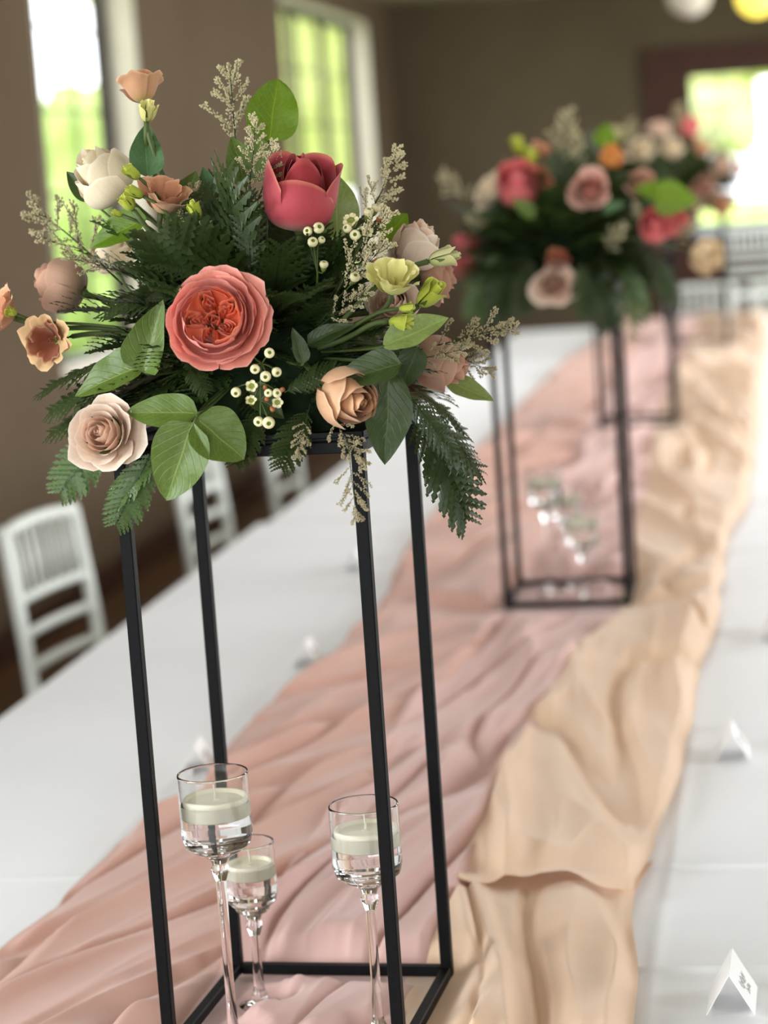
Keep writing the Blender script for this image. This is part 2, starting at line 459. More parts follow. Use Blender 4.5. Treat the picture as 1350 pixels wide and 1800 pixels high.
# pale linings of the two side window openings and dark timber surround of the end window
for k, (w, pl) in enumerate(((W1, .13), (W2, .13))):
    m = MB(); t_ = .012
    m.box((XL - pl, w[1] - t_, w[2]), (XL, w[1], w[3])); m.box((XL - pl, w[0], w[2]), (XL, w[0] + t_, w[3]))
    m.box((XL - pl, w[0] + t_, w[3] - t_), (XL, w[1] - t_, w[3])); m.box((XL - pl, w[0] + t_, w[2]), (XL + .03, w[1] - t_, w[2] + .03))
    m.obj('trim_%d' % (k + 1), M['reveal'], None, False, kind='structure')
m = MB()
m.box((WB[0] - .32, YB - .05, .0), (WB[0], YB, WB[3] + .20)); m.box((WB[1], YB - .05, 0), (WB[1] + .32, YB, WB[3] + .20))
m.box((WB[0], YB - .05, WB[3]), (WB[1], YB, WB[3] + .20)); m.box((WB[0], YB - .05, 0), (WB[1], YB, WB[2] - .06))
m.obj('trim_3', M['timber'], None, False, kind='structure')
m = MB(); m.box((WB[0], YB - .16, WB[2] - .06), (WB[1], YB + .06, WB[2]), bev=.008); m.obj('trim_4', M['paving'], None, False, kind='structure')

# pendant lamps near the far end
def pendant(loc, r, mat, label):
    t = thing('pendant_lamp', label, 'lamp', (loc[0], loc[1], ZC), None, 1, None)
    m = MB(); m.lathe([(0, 0), (.05, 0), (.05, -.02), (.012, -.035), (0, -.035)], 20); m.obj('ceiling_rose', M['iron'], t)
    m = MB(); m.tube([(0, 0, -.03), (0, 0, loc[2] + r - ZC + .02)], .005, 6); m.obj('cord', M['iron'], t)
    m = MB(); dz = loc[2] - ZC
    m.lathe([(.02, dz + r + .03), (.035, dz + r + .02), (.035, dz + r * .97)] + [(r * math.sin(a), dz + r * math.cos(a)) for a in [math.pi * k / 16 for k in range(4, 17)]], 24)
    m.obj('shade', mat, t)
pendant((.56, 11.0, 2.52), .115, M['lamp_yellow'], 'lit yellow globe pendant lamp hanging in the top right corner')
pendant((.18, 11.0, 2.56), .125, M['lamp_white'], 'unlit white globe pendant lamp left of the yellow one')

# ------------------------------------------------------------ outside
m = MB(); m.add([(-60, -30, -.2), (60, -30, -.2), (60, 90, -.2), (-60, 90, -.2)], [(0, 1, 2, 3)]); m.obj('ground_outside', M['lawn'], None, False, kind='structure')
m = MB(); m.box((-7.2, -6, -.19), (-4.6, 60, -.16)); m.obj('path_outside', M['paving'], None, False, kind='structure')
m = MB(); m.box((-4, 20, -.19), (12, 26, -.16)); m.obj('terrace_outside', M['paving'], None, False, kind='structure')
def crown_mesh(name, mat, seed, rough=.35):
    bm = bmesh.new(); bmesh.ops.create_icosphere(bm, subdivisions=4, radius=1)
    for v in bm.verts:
        p = v.co.copy()
        v.co *= 1 + rough * noise.noise(p * 2.2 + Vector((seed, 0, 0))) + .22 * noise.noise(p * 6 + Vector((0, seed, 0))) + .12 * noise.noise(p * 15)
    me = bpy.data.meshes.new(name); bm.to_mesh(me); bm.free(); me.materials.append(mat); return me
CR = [crown_mesh('crown', M['crown'], 3), crown_mesh('crown', M['crown'], 9), crown_mesh('crown', M['crown_dark'], 5, .2)]
m = MB(); m.tube([(0, 0, 0), (.05, .02, .4), (0, 0, 1)], [.09, .06, .04], 8); TRUNK = m.mesh('trunk', M['bark'])
def tree(x, y, h, r, k, label, cat='tree', name='garden_tree', group=None):
    t = thing(name, label, cat, (x, y, -.2), None, 1, group)
    o = link('crown', CR[k], t); o.location = (0, 0, h - r * 1.0); o.scale = (r, r, r * 1.05); o.rotation_euler = (0, 0, x * 1.7 + y)
    o = link('trunk', TRUNK, t); o.scale = (2.2, 2.2, h - r)
tree(-8.2, 42, 10, 3.7, 0, 'tall pale green tree filling the tinted light of the second side window')
tree(-1.2, 33, 8.6, 3.2, 1, 'yellow green tree at the left of the end window view')
tree(8.0, 36, 10, 4.0, 0, 'yellow green tree at the right of the end window view')
for k, (x, y) in enumerate(((-7.6, 17.5), (-9.8, 21.2), (-7.4, 24.5), (-12.4, 25.0))):
    tree(x, y, 2.9 + .2 * (k % 2), 1.75, 2, 'rounded green hedge shrub in the garden outside the first side window', 'shrub', 'garden_shrub', 'hedge shrubs outside the side windows')

# ------------------------------------------------------------ tables
ZT = 0.75
def banquet_table(y0, y1, x0, x1, zt, label, clabel, creases, lcreases, seed):
    t = thing('banquet_table', label, 'table', ((x0 + x1) / 2, (y0 + y1) / 2, 0))
    hx, hy = (x1 - x0) / 2 - .02, (y1 - y0) / 2 - .02
    m = MB(); m.box((-hx, -hy, zt - .034), (hx, hy, zt - .004), bev=.004); m.obj('tabletop', M['timber'], t, False)
    for sx in (-1, 1):
        for sy in (-1, 0, 1):
            m = MB(); m.box((sx * (hx - .12) - .025, sy * (hy - .15) - .025, 0), (sx * (hx - .12) + .025, sy * (hy - .15) + .025, zt - .034), bev=.004)
            m.obj('leg', M['iron'], t, False)
    m = MB()
    def top(u, v):
        x = x0 + (x1 - x0) * u; y = y0 + (y1 - y0) * v
        z = zt + .0012 * noise.noise(Vector((x * 3, y * 2, seed)))
        for c in creases: z += (.0015 + .0045 * min(1, max(0, (x + .1) / .3))) * math.exp(-((y - c - .004 * noise.noise(Vector((x * 4, c, 1)))) / .007) ** 2)
        for c in lcreases: z += .002 * math.exp(-((x - c - .01 * noise.noise(Vector((y * 1.5, c, 2)))) / .008) ** 2)
        return (x, y, z)
    ys = sorted(set([round(y0 + (y1 - y0) * k / 60, 5) for k in range(61)] + [round(c + d, 5) for c in creases for d in (-.02, -.014, -.009, -.0045, 0, .0045, .009, .014, .02)]))
    xs = sorted(set([round(x0 + (x1 - x0) * k / 34, 5) for k in range(35)] + [round(c + d, 5) for c in lcreases for d in (-.022, -.013, -.006, 0, .006, .013, .022)]))
    vs = [top((x - x0) / (x1 - x0), (y - y0) / (y1 - y0)) for y in ys for x in xs]; n = len(xs)
    m.add(vs, [(j * n + i, j * n + i + 1, (j + 1) * n + i + 1, (j + 1) * n + i) for j in range(len(ys) - 1) for i in range(n - 1)])
    # hanging sides
    per = 2 * (x1 - x0) + 2 * (y1 - y0); N = int(per / .05)
    def side(u, v):
        s = u * per; nx = ny = 0
        a, b = x1 - x0, y1 - y0
        if s < a: x, y, nx, ny = x0 + s, y0, 0, -1
        elif s < a + b: x, y, nx, ny = x1, y0 + s - a, 1, 0
        elif s < 2 * a + b: x, y, nx, ny = x1 - (s - a - b), y1, 0, 1
        else: x, y, nx, ny = x0, y1 - (s - 2 * a - b), -1, 0
        k = v ** 1.2
        off = .004 * min(1, v * 6) + k * (1 if nx else .25) * (.018 + .022 * math.sin(s * 14 + 2 * noise.noise(Vector((s * 2, seed, 0)))))
        return (x + nx * off, y + ny * off, zt - .001 - (zt - .02) * v)
    m.grid(side, N, 8, 0, True)
    o = m.obj('tablecloth', M['linen'], None, True, label=clabel, category='tablecloth')
banquet_table(-1.6, 3.645, -.86, .86, ZT, 'long banquet table under the near white cloth', 'smooth white tablecloth with fold creases under the first two flower stands',
              [-.25, .148, .527, 1.25, 2.0, 2.9], [.37, -.42, .62], 1)
banquet_table(3.69, 10.4, -.845, .86, ZT - .006, 'long banquet table under the far white cloth', 'plain white tablecloth on the far table beyond the seam',
              [4.6, 5.9, 7.3, 8.8], [.4], 2)

# ------------------------------------------------------------ runners
def interp(pts, y):
    if y <= pts[0][0]: 
        (a, b), (c, d) = pts[0], pts[1]; return b + (d - b) * (y - a) / (c - a)
    for (a, b), (c, d) in zip(pts, pts[1:]):
        if y <= c:
            t = (y - a) / (c - a); t = t * t * (3 - 2 * t); return b + (d - b) * t
    return pts[-1][1]
E_L = [(-.5, -.53), (-.05, -.475), (.22, -.438), (.39, -.418), (.61, -.404), (.92, -.367), (1.34, -.371), (1.63, -.329), (2.13, -.309), (3.34, -.367), (5.06, -.427), (7.32, -.404), (9.33, -.323), (10.4, -.30)]
E_RM = [(-.5, -.17), (.21, -.134), (1.24, -.099), (1.78, -.065), (2.26, -.055), (5, -.10), (10.4, -.08)]
E_MP = [(-.5, .06), (.166, .087), (.414, .102), (.885, .100), (1.216, .109), (1.70, .144), (2.16, .210), (3.12, .182), (5.46, .135), (10.4, .16)]
E_R = [(-.5, .36), (-.015, .352), (.38, .331), (.59, .354), (1.08, .377), (1.58, .383), (2.07, .41), (2.83, .411), (3.68, .467), (5.31, .492), (8.75, .537), (10.4, .54)]
STANDS = [(0.0, 0.0, -0.062), (0.0944, 2.4067, 0.0), (0.0806, 5.5653, -0.02), (0.222, 8.7478, -0.02)]
HS = 0.125
def rail_mask(x, y):
    k = 1.0
    for sx, sy, th in STANDS:
        if abs(y - sy) > .5: continue
        inside = abs(x - sx) < HS and abs(y - sy) < HS
        if inside: k = min(k, .5)
        c, s = math.cos(-th), math.sin(-th)
        lx, ly = c * (x - sx) - s * (y - sy), s * (x - sx) + c * (y - sy)
        ax, ay = abs(lx) - HS, abs(ly) - HS
        d = abs(max(ax, ay)) if max(ax, ay) < .0 or min(ax, ay) < 0 else math.hypot(ax, ay)
        t = min(1, max(0, (d - .013) / (.05 if ly > -HS else .26))); k = min(k, t * t * (3 - 2 * t) * (.5 if inside else 1))
    for fx, fy in FEET:
        d = math.hypot(x - fx, y - fy)
        if d < .07: t = min(1, max(0, (d - .031) / .036)); k = min(k, t * t * (3 - 2 * t))
    return k
FEET = [(-.0722, -.082), (-.0690, .036), (.0825, -.060), (.045, 2.445), (.085, 2.49), (.122, 2.40)]
def ridge(p):
    n = noise.noise(p); return (1 - min(1, abs(n) * 2.2)) ** 2
def fold_h(x, y, seed, amp, ang, kx, ky):
    wx = .07 * noise.noise(Vector((x * 2.2, y * 1.5, seed + 7)))
    ca, sa = math.cos(ang), math.sin(ang)
    u = ca * x + sa * y + wx; v = -sa * x + ca * y
    h = .55 * ridge(Vector((u * kx, v * ky, seed))) + .3 * ridge(Vector((u * kx * 1.9 + 4, v * ky * 1.7, seed + 11))) + .3 * (noise.noise(Vector((u * kx * .6, v * ky * .8, seed + 5))) + .4)
    n3 = noise.noise(Vector((u * kx * 1.5 + 9, v * ky * 1.2, seed + 31))); h += .22 - .55 * max(0, 1 - abs(n3) * 7) ** 1.3
    h += .09 * ridge(Vector((u * kx * 3.2, v * ky * 2.6, seed + 21)))
    return amp * max(0, h)
def runner(name, label, mat, ea, eb, y0, y1, nu, nv, seed, amp, base, ang, ov=(0, 0), hem0=0, kx=7, ky=1.6):
    m = MB()
    def fn(u, v):
        # denser rows near the camera
        vv = v ** 1.8 if y1 - y0 > 3 else v
        y = y0 + (y1 - y0) * vv
        a = interp(ea, y) + ov[0] + .008 * noise.noise(Vector((y * 5, seed, 0))); b = interp(eb, y) + ov[1] + .008 * noise.noise(Vector((y * 5, seed, 9)))
        x = a + (b - a) * u
        yy = y
        if hem0: yy = y + (1 - min(1, vv * 4)) * (.035 * noise.noise(Vector((x * 6, seed, 1))) - .012 * math.sin(u * 9))
        e = min(1, min(u, 1 - u) / .09); e = .22 + .78 * e * e * (3 - 2 * e)
        k = rail_mask(x, yy)
        h = fold_h(x, yy, seed, amp, ang, kx, ky) * e * k
        far = min(1, max(0, (y - 3.6) / .1)) * .006
        edge = .003 * math.exp(-(min(u, 1 - u) * abs(b - a) / .006) ** 2) * k
        if y1 < 1: q = min(1, max(0, (y1 - .02 - y) / .2)); h *= q * q * (3 - 2 * q)
        if hem0: q = min(1, (yy - y0 + .03) / .14); h *= .3 + .7 * q * q * (3 - 2 * q) if q > 0 else .3
        z = ZT + base * (.35 + .65 * k) + h + edge - far
        if hem0:
            q = math.exp(-((yy - y0) / .03) ** 2); z += q * (.005 + .013 * (.5 + .5 * math.sin(u * 11 + 1)))
        return (x, yy, z)
    m.grid(fn, nu, nv)
    # turn the far end down over the table edge
    return m.obj(name, mat, None, True, label=label, category='table runner')
runner('table_runner', 'dusty rose chiffon runner, leftmost of the three, edge on the white cloth', M['chiffon_rose'], E_L, E_RM, -.55, 10.38, 110, 820, 2.3, .046, .0035, -.38, (0, .05), 0, 5.5, .9)
runner('table_runner', 'pale mauve pink chiffon runner down the middle, gathered under the black stands', M['chiffon_mauve'], E_RM, E_MP, -.55, 10.36, 100, 820, 5.1, .042, .0065, -.16, (-.01, .03), 0, 8, 1.1)
runner('table_runner', 'short peach chiffon runner end emerging under the hem at the bottom right', M['chiffon_peach'], E_MP, E_R, -.55, .52, 100, 130, 8.7, .046, .0095, .10, (0, 0), 0, 6, 1.2)
runner('table_runner', 'long peach chiffon runner along the right side with a loose hem at its near end', M['chiffon_peach'], E_MP, E_R, .385, 10.37, 110, 820, 12.4, .044, .0155, .14, (-.005, .0), 1, 6, .8)

# ------------------------------------------------------------ place cards
def place_card(x, y, rz, label, text=True, z=None):
    z = ZT + .0025 if z is None else z
    t = thing('place_card', label, 'place card', (x, y, z), Quaternion((0, 0, 1), rz), 1, 'tent place cards along the table')
    L, W_, H_, th = .085, .026, .045, .0006
    for s, nm in ((-1, 'left_panel'), (1, 'right_panel')):
        m = MB()
        n = Vector((s * H_, 0, W_)).normalized() * th
        a = [Vector((s * W_, -L / 2, 0)), Vector((s * W_, L / 2, 0)), Vector((0, L / 2, H_)), Vector((0, -L / 2, H_))]
        m.add(a + [p - n for p in a], [(0, 1, 2, 3), (7, 6, 5, 4), (0, 4, 5, 1), (1, 5, 6, 2), (2, 6, 7, 3), (3, 7, 4, 0)])
        p = m.obj('panel', M['card'], t, False)
        if s == 1 and text:
            m = MB(); rnd = random.Random(int(x * 1000) + int(y * 77))
            d1 = Vector((0, 1, 0)); d2 = Vector((-W_, 0, H_)).normalized(); nn = Vector((H_, 0, W_)).normalized()
            o = Vector((W_ * .5, -.022, H_ * .5)) + nn * .0004
            for row, (s0, n_, amp, dz) in enumerate(((0.0, 34, .0065, .002), (.012, 22, .004, -.010))):
                pts = []
                for k in range(n_ * 3):
                    q = k / 3
                    pts.append(o + d1 * (s0 + q * .0011 + .0016 * math.sin(q * 1.7)) + d2 * (dz + amp * math.sin(q * 1.15 + row) * (.45 + .55 * math.sin(q * .37 + 1) ** 2)))
                m.tube(pts, .0002, 4)
            m.obj('handwriting', M['ink'], p)
place_card(.455, .045, -.03, 'nearest white tent card with grey handwriting, bottom right corner')
place_card(.445, 1.085, .03, 'white tent card on the right, second from the camera beside the peach runner')
place_card(.515, 1.93, .0, 'white tent card at the right picture edge, third from the camera')
place_card(-.395, 1.075, .15, 'white tent card behind the tallest candle glass, left of the rose runner')
place_card(-.367, 1.84, .1, 'white tent card between the foreground stand legs at mid table, left side')
place_card(-.449, 2.88, .0, 'white tent card near the table seam behind the front right leg')
place_card(-.42, 4.2, .0, 'faint white tent card just beyond the table seam on the far cloth', True, ZT - .003)

# ------------------------------------------------------------ chairs
def make_chair(label, loc, rz, group):
    # faces local +X (towards the table); back at x = 0
    t = thing('chiavari_chair', label, 'chair', loc, Quaternion((0, 0, 1), rz), 1, group)
    w = .195
    A = M['chair_white']
    for s in (-1, 1):
        m = MB(); m.tube([(.035, s * w, 0), (.02, s * w, .2), (.015, s * w, .45), (0, s * w, .62), (-.035, s * (w - .005), .90), (-.037, s * (w - .005), .915)], [.015, .018, .018, .017, .016, .010], 10)
        m.obj('rear_leg', A, t)
        m = MB(); m.tube([(.40, s * w, 0), (.395, s * w, .2), (.39, s * w, .44)], [.014, .017, .018], 10); m.obj('front_leg', A, t)
        for z in (.14, .27):
            m = MB(); m.tube([(.02, s * w, z), (.395, s * w, z)], .010, 8); m.obj('side_stretcher', A, t)
    for z in (.18, .30):
        m = MB(); m.tube([(.395, -w, z), (.395, w, z)], .010, 8); m.obj('front_stretcher', A, t)
    m = MB(); m.tube([(.025, -w, .2), (.025, w, .2)], .010, 8); m.obj('rear_stretcher', A, t)
    m = MB(); m.box((.0, -w - .012, .435), (.41, w + .012, .465), bev=.008); m.obj('seat', A, t, False)
    def bx(z): return -.035 * max(0, (z - .62) / .28) + (.0 if z >= .62 else .015 * (.62 - z) / .17)
    for z, r, nm in ((.895, .0165, 'top_rail'), (.735, .0125, 'back_rail'), (.655, .0125, 'back_rail'), (.575, .0125, 'back_rail')):
        m = MB(); m.tube([(bx(z), -w, z), (bx(z) - .012, -w * .5, z + (.008 if nm == 'top_rail' else 0)), (bx(z) - .016, 0, z + (.010 if nm == 'top_rail' else 0)), (bx(z) - .012, w * .5, z + (.008 if nm == 'top_rail' else 0)), (bx(z), w, z)], r, 8)
        m.obj(nm, A, t)
    for k in range(7):
        y = -w + 2 * w * (k + 1) / 8
        m = MB(); dx = -.013 * (1 - abs(y / w)); m.tube([(bx(.735) + dx, y, .735), (bx(.81) + dx, y, .81), (bx(.895) + dx, y, .895)], [.007, .010, .007], 8); m.obj('spindle', A, t)
    return t
make_chair('nearest white spindle-back chair at the left picture edge by the table', (-1.185, 2.86, 0), -.14, 'white chiavari chairs')
make_chair('white spindle-back chair seen between the two left legs of the foreground stand', (-1.20, 4.42, 0), -.08, 'white chiavari chairs')
make_chair('white spindle-back chair below the foreground tray, third along the left side', (-1.20, 5.62, 0), -.05, 'white chiavari chairs')
for k, (x, y, lb) in enumerate(((.17, 10.95, 'white spindle-back chair at the table end behind the third bouquet'), (.66, 11.0, 'white spindle-back chair at the table end, right picture edge'),
                              (.46, 14.0, 'white spindle-back chair on the low platform below the end window, left one'), (1.0, 14.0, 'white spindle-back chair on the low platform below the end window, right one'))):
    make_chair(lb, (x, y, .22 if y > 13 else 0), -R90 + .05 * k, 'white chiavari chairs')

t = thing('platform', 'low dark timber platform under the end window carrying two white chairs', 'platform', (.7, 14.2, 0))
m = MB(); m.box((-.95, -.9, .185), (1.5, 1.1, .22), bev=.005); m.obj('deck', M['timber'], t, False)
m = MB(); m.box((-.93, -.88, 0), (1.48, 1.08, .185)); m.obj('plinth', M['timber'], t, False)

# ------------------------------------------------------------ flower stands
def flower_stand(x, y, th, label):
    t = thing('flower_stand', label, 'flower stand', (x, y, ZT + .007), Quaternion((0, 0, 1), th), 1, 'black metal flower stands')
    B = .013; h = .65; a = HS; K = M['metal_black']
    for sx in (-1, 1):
        for sy in (-1, 1):
            m = MB(); m.box((sx * a - B / 2, sy * a - B / 2, 0), (sx * a + B / 2, sy * a + B / 2, h), bev=.0012); m.obj('leg', K, t, False)
    for z, nm in ((0.0, 'base_rail'), (h - B, 'top_rail')):
        for s in (-1, 1):
            m = MB(); m.box((-a + B / 2, s * a - B / 2 + .0004, z + .0004), (a - B / 2, s * a + B / 2 - .0004, z + B - .0004), bev=.0012); m.obj(nm, K, t, False)
            m = MB(); m.box((s * a - B / 2 + .0004, -a + B / 2, z + .0004), (s * a + B / 2 - .0004, a - B / 2, z + B - .0004), bev=.0012); m.obj(nm, K, t, False)
    m = MB(); q = a + .0065
    m.box((-q, -q, h), (q, q, h + .004), bev=.001)
    for s in (-1, 1):
        m.box((-q, s * q - .0015, h + .004), (q, s * q + .0015, h + .009)); m.box((s * q - .0015, -q + .0015, h + .004), (s * q + .0015, q - .0015, h + .009))
    m.obj('tray', K, t, False)
    return t
for k, ((x, y, th), lb) in enumerate(zip(STANDS, ('nearest black metal flower stand, tall square frame in sharp focus', 'second black flower stand, blurred, around the second candle group',
                                      'third black flower stand on the far cloth', 'farthest black flower stand at the end of the table'))):
    flower_stand(x, y, th, lb)
ZB = ZT + .007 + .65 + .004        # top of the trays
FOAM = [(x, y, ZB + .075) for x, y, th in STANDS]
for k, (x, y, th) in enumerate(STANDS):
    m = MB()
    def fn(u, v):
        a = 2 * math.pi * u; e = v * R90
        n = lambda c: math.copysign(abs(c) ** .55, c)
        r = .098 * math.cos(e) ** .45 if v < 1 else 0
        j = .006 * noise.noise(Vector((math.cos(a) * 4, math.sin(a) * 4, v * 5 + k)))
        return (r * n(math.cos(a)) * (1 + j * 8), r * n(math.sin(a)) * (1 + j * 8), .002 + .125 * math.sin(e) + j)
    m.grid(fn, 32, 10, 0, True)
    o = m.obj('floral_foam', M['foam'], None, True, label=('dark green floral foam block hidden under the nearest bouquet', 'dark green floral foam block hidden under the second bouquet', 'dark green floral foam block hidden under the third bouquet', 'dark green floral foam block hidden under the farthest bouquet')[k], category='floral foam')
    o.location = (x, y, ZB); o.rotation_euler = (0, 0, th)

# ------------------------------------------------------------ rose and lisianthus blooms
def petal(a0, half, prof, spiral=0.0, curl=.0, ruf=.0, seed=0.0, nu=8, nv=8, side=.22, point=0.0, rexp=3):
    m = MB()
    def fn(a, b):
        u = a * 2 - 1
        vv = b * (1 - side * abs(u) ** rexp)
        r, z = bez(prof, vv)
        k = max(0, (vv - .68) / .32)
        r += spiral * u * (.3 + .7 * vv)
        r += curl * k * k * (.55 + .75 * u * u) ; z -= curl * .8 * k * k * (.25 + .8 * u * u)
        if point: 
            pk = point * k * k * max(0, 1 - abs(u) * 2.2); r += pk; z += pk * .2
        if ruf:
            r += ruf * k * (math.sin(u * 6.5 + seed) + .6 * math.sin(u * 13 + seed * 2.3))
            z += ruf * .8 * k * math.sin(u * 8.5 + seed * 1.7)
        r += .02 * noise.noise(Vector((u * 1.6, vv * 2, seed))) * vv
        q = a0 + u * half
        return (r * math.cos(q), r * math.sin(q), z)
    m.grid(fn, nu, nv)
    return m

def spiral_core(turns, r0, r1, z0, z1, bulge, seed, n=60):
    m = MB()
    def fn(a, b):
        q = a * turns * 2 * math.pi
        r = r0 + (r1 - r0) * a
        rr = r * (.75 + bulge * math.sin(math.pi * min(1, b * .95)) ) * (1 if b < .9 else .97)
        z = z0 + (z1 - .14 * a * (z1 - z0) - z0) * b + .02 * math.sin(q * 3 + seed) * b
        return (rr * math.cos(q + seed), rr * math.sin(q + seed), z)
    m.grid(fn, n, 5)
    return m

GA = 2.39996
def bloom_tea(n, H, opening, seed, core=.3, curl=.16, ruf=.012, lo=False, point=.0, half0=1.5, half1=.82, tin=.42):
    rnd = random.Random(seed); out = []
    nu, nv = (6, 5) if lo else (10, 9)
    out.append((spiral_core(2.2, .03, core * .55, .25 * H, H * .97, .32, seed, 30 if lo else 60), 0))
    for i in range(n):
        t = i / (n - 1)
        rt = core * .55 + (1.0 * opening - core * .55) * t ** 1.15
        rm = core * .75 + (.66 + .1 * (1 - opening)) * (t ** .9) * (1 - core * .4)
        zt = H * (1 - .52 * opening * t ** 1.5) * rnd.uniform(.96, 1.03)
        prof = [(.10, 0.0 + .05 * H * (1 - t)), (rm * 1.1, .02 * H), (rm * 1.08, zt * .62), (rt, zt)]
        out.append((petal(i * GA + rnd.uniform(-.15, .15), half0 + (half1 - half0) * t, prof, .05 * (1 - t * .3), curl * t * rnd.uniform(.7, 1.3), ruf * (.4 + t), rnd.uniform(0, 6), nu, nv, .2 + .06 * t, point * t), 0 if t < tin else 1))
    return out

def bloom_bud(seed, lo=False):
    # half open, upright rose: tall closed heart in a cup of large smooth petals
    rnd = random.Random(seed); out = []
    nu, nv = (8, 8) if lo else (14, 14)
    H = 2.05
    out.append((spiral_core(1.9, .04, .33, .5, H * 1.0, .55, seed, 60), 0))
    spec = [(2.6, 1.25, .42, .62, .30, 2.00, .02), (4.9, 1.2, .46, .66, .36, 1.93, .03), (0.6, 1.2, .50, .72, .42, 1.86, .04),
            (math.radians(62), 1.1, .66, .93, .80, 2.02, .22), (math.radians(135), 1.1, .64, .92, .74, 2.03, .16), (math.radians(12), 1.0, .70, .98, .90, 1.86, .34),
            (math.radians(182), 1.05, .72, 1.00, .80, 1.86, .12), (math.radians(262), 1.22, .74, 1.03, .72, 1.42, .07)]
    for k, (a, half, rb, rm, rt, zt, cu) in enumerate(spec):
        prof = [(.16, .0), (rb * 1.45, -.02), (rm * 1.18, zt * .62), (rt, zt)]
        out.append((petal(a, half, prof, .03, cu, .008, rnd.uniform(0, 6), nu, nv, .30, .0, 2.6), 0 if k < 3 else 1))
    return out

def bloom_garden(seed):
    # fully open cupped rose with a quartered, ruffled heart
    rnd = random.Random(seed); out = []
    H = 1.0
    for i in range(14):      # outer cup
        t = i / 13
        rt = .72 + .32 * t; rm = .72 + .18 * t; zt = H * (.80 - .34 * t ** 1.2)
        prof = [(.12, .0), (rm * 1.15, -.04), (rm * 1.12, zt * .62), (rt, zt)]
        out.append((petal(i * GA, .86 - .12 * t, prof, .045, .06 + .12 * t, .014 + .012 * t, rnd.uniform(0, 6), 12, 10, .18, .05 * t), 1))
    for a_, rt, zt in ((.25, 1.24, .42), (-.45, 1.20, .30), (-1.25, 1.10, .26), (.95, 1.14, .5)):     # loose outermost petals
        out.append((petal(a_, .62, [(.12, 0), (.9, -.08), (1.06, zt * .5), (rt, zt)], .03, .12, .03, a_ * 3, 12, 10, .22, .05), 1))
    for i in range(9):      # rolled rims round the heart
        zt = H * (.76 + .05 * rnd.random())
        r = .68 - .012 * i
        prof = [(.20, .25), (r * 1.1, .3), (r * 1.12, zt * .8), (r * .96, zt)]
        out.append((petal(i * GA + 1, .8, prof, .05, .02, .02, rnd.uniform(0, 6), 12, 7, .10, .03), 0 if i > 4 else 1))
    # heart: nested folded petals in five groups
    for g in range(5):
        ga = g * 2 * math.pi / 5 + .3 + rnd.uniform(-.12, .12)
        for k in range(5):
            rr = .60 - .095 * k; hw = .50 - .07 * k
            m = MB(); s1, s2 = rnd.uniform(0, 6), rnd.uniform(0, 6); zt = .70 - .035 * k + rnd.uniform(-.02, .03)
            def fn(a, b, rr=rr, hw=hw, s1=s1, s2=s2, zt=zt, ga=ga, k=k):
                u = a * 2 - 1
                q = ga + u * hw + .05 * math.sin(u * 5 + s1)
                inward = .34 * abs(u) ** 2.2 * (1 - k * .1)      # petal edges fold towards the centre
                r = max(.03, rr * (1 - inward * 1.5) + .03 * math.sin(u * 7 + s1) * b + .05 * (b - .6))
                z = .12 + (zt - .12 - .10 * max(0, 1 - r / .62) ** 1.2) * b + .025 * math.sin(u * 9 + s2) * b
                return (r * math.cos(q), r * math.sin(q), z)
            m.grid(fn, 14, 6); out.append((m, 0))
    for k in range(7):
        a = k * GA; m = MB()
        def fn(x, b, a=a, k=k):
            u = x * 2 - 1; r = .02 + .022 * k + .03 * u * u
            q = a + u * .9
            return (r * math.cos(q), r * math.sin(q), .12 + (.40 + .012 * k) * b + .02 * math.sin(u * 7 + k))
        m.grid(fn, 8, 4); out.append((m, 0))
    return out

def bloom_cup(n, seed, H=1.15, opening=.95, ruf=.05, lo=False, inner=0):
    rnd = random.Random(seed); out = []
    nu, nv = (7, 6) if lo else (12, 10)
    for i in range(n):
        t = i / max(1, n - 1)
        rt = opening * (.62 + .38 * t); rm = .42 + .28 * t; zt = H * (1 - .12 * t)
        prof = [(.07, 0), (rm * .8, .02), (rm * 1.1, zt * .55), (rt, zt)]
        out.append((petal(i * GA, .85 - .1 * t, prof, .06, .10 + .22 * t * opening, ruf, rnd.uniform(0, 6), nu, nv, .16, 0, 2.4), 0 if t < .5 else 1))
    out.append((spiral_core(1.3, .02, .12, .1, H * .62, .3, seed, 24), 0))
    return out

def bloom_lisibud(seed, lo=False):
    rnd = random.Random(seed); out = []
    nu, nv = (5, 5) if lo else (8, 9)
    out.append((spiral_core(1.6, .05, .34, .4, 2.3, .35, seed, 40), 0))
    for i in range(4):
        prof = [(.10, 0), (.66, .1), (.62, 1.5), (.36 + .10 * i, 2.2 - .14 * i)]
        out.append((petal(i * GA, 1.15, prof, .14, .10 + .07 * i, .02, rnd.uniform(0, 6), nu, nv, .22), 0 if i < 2 else 1))
    return out

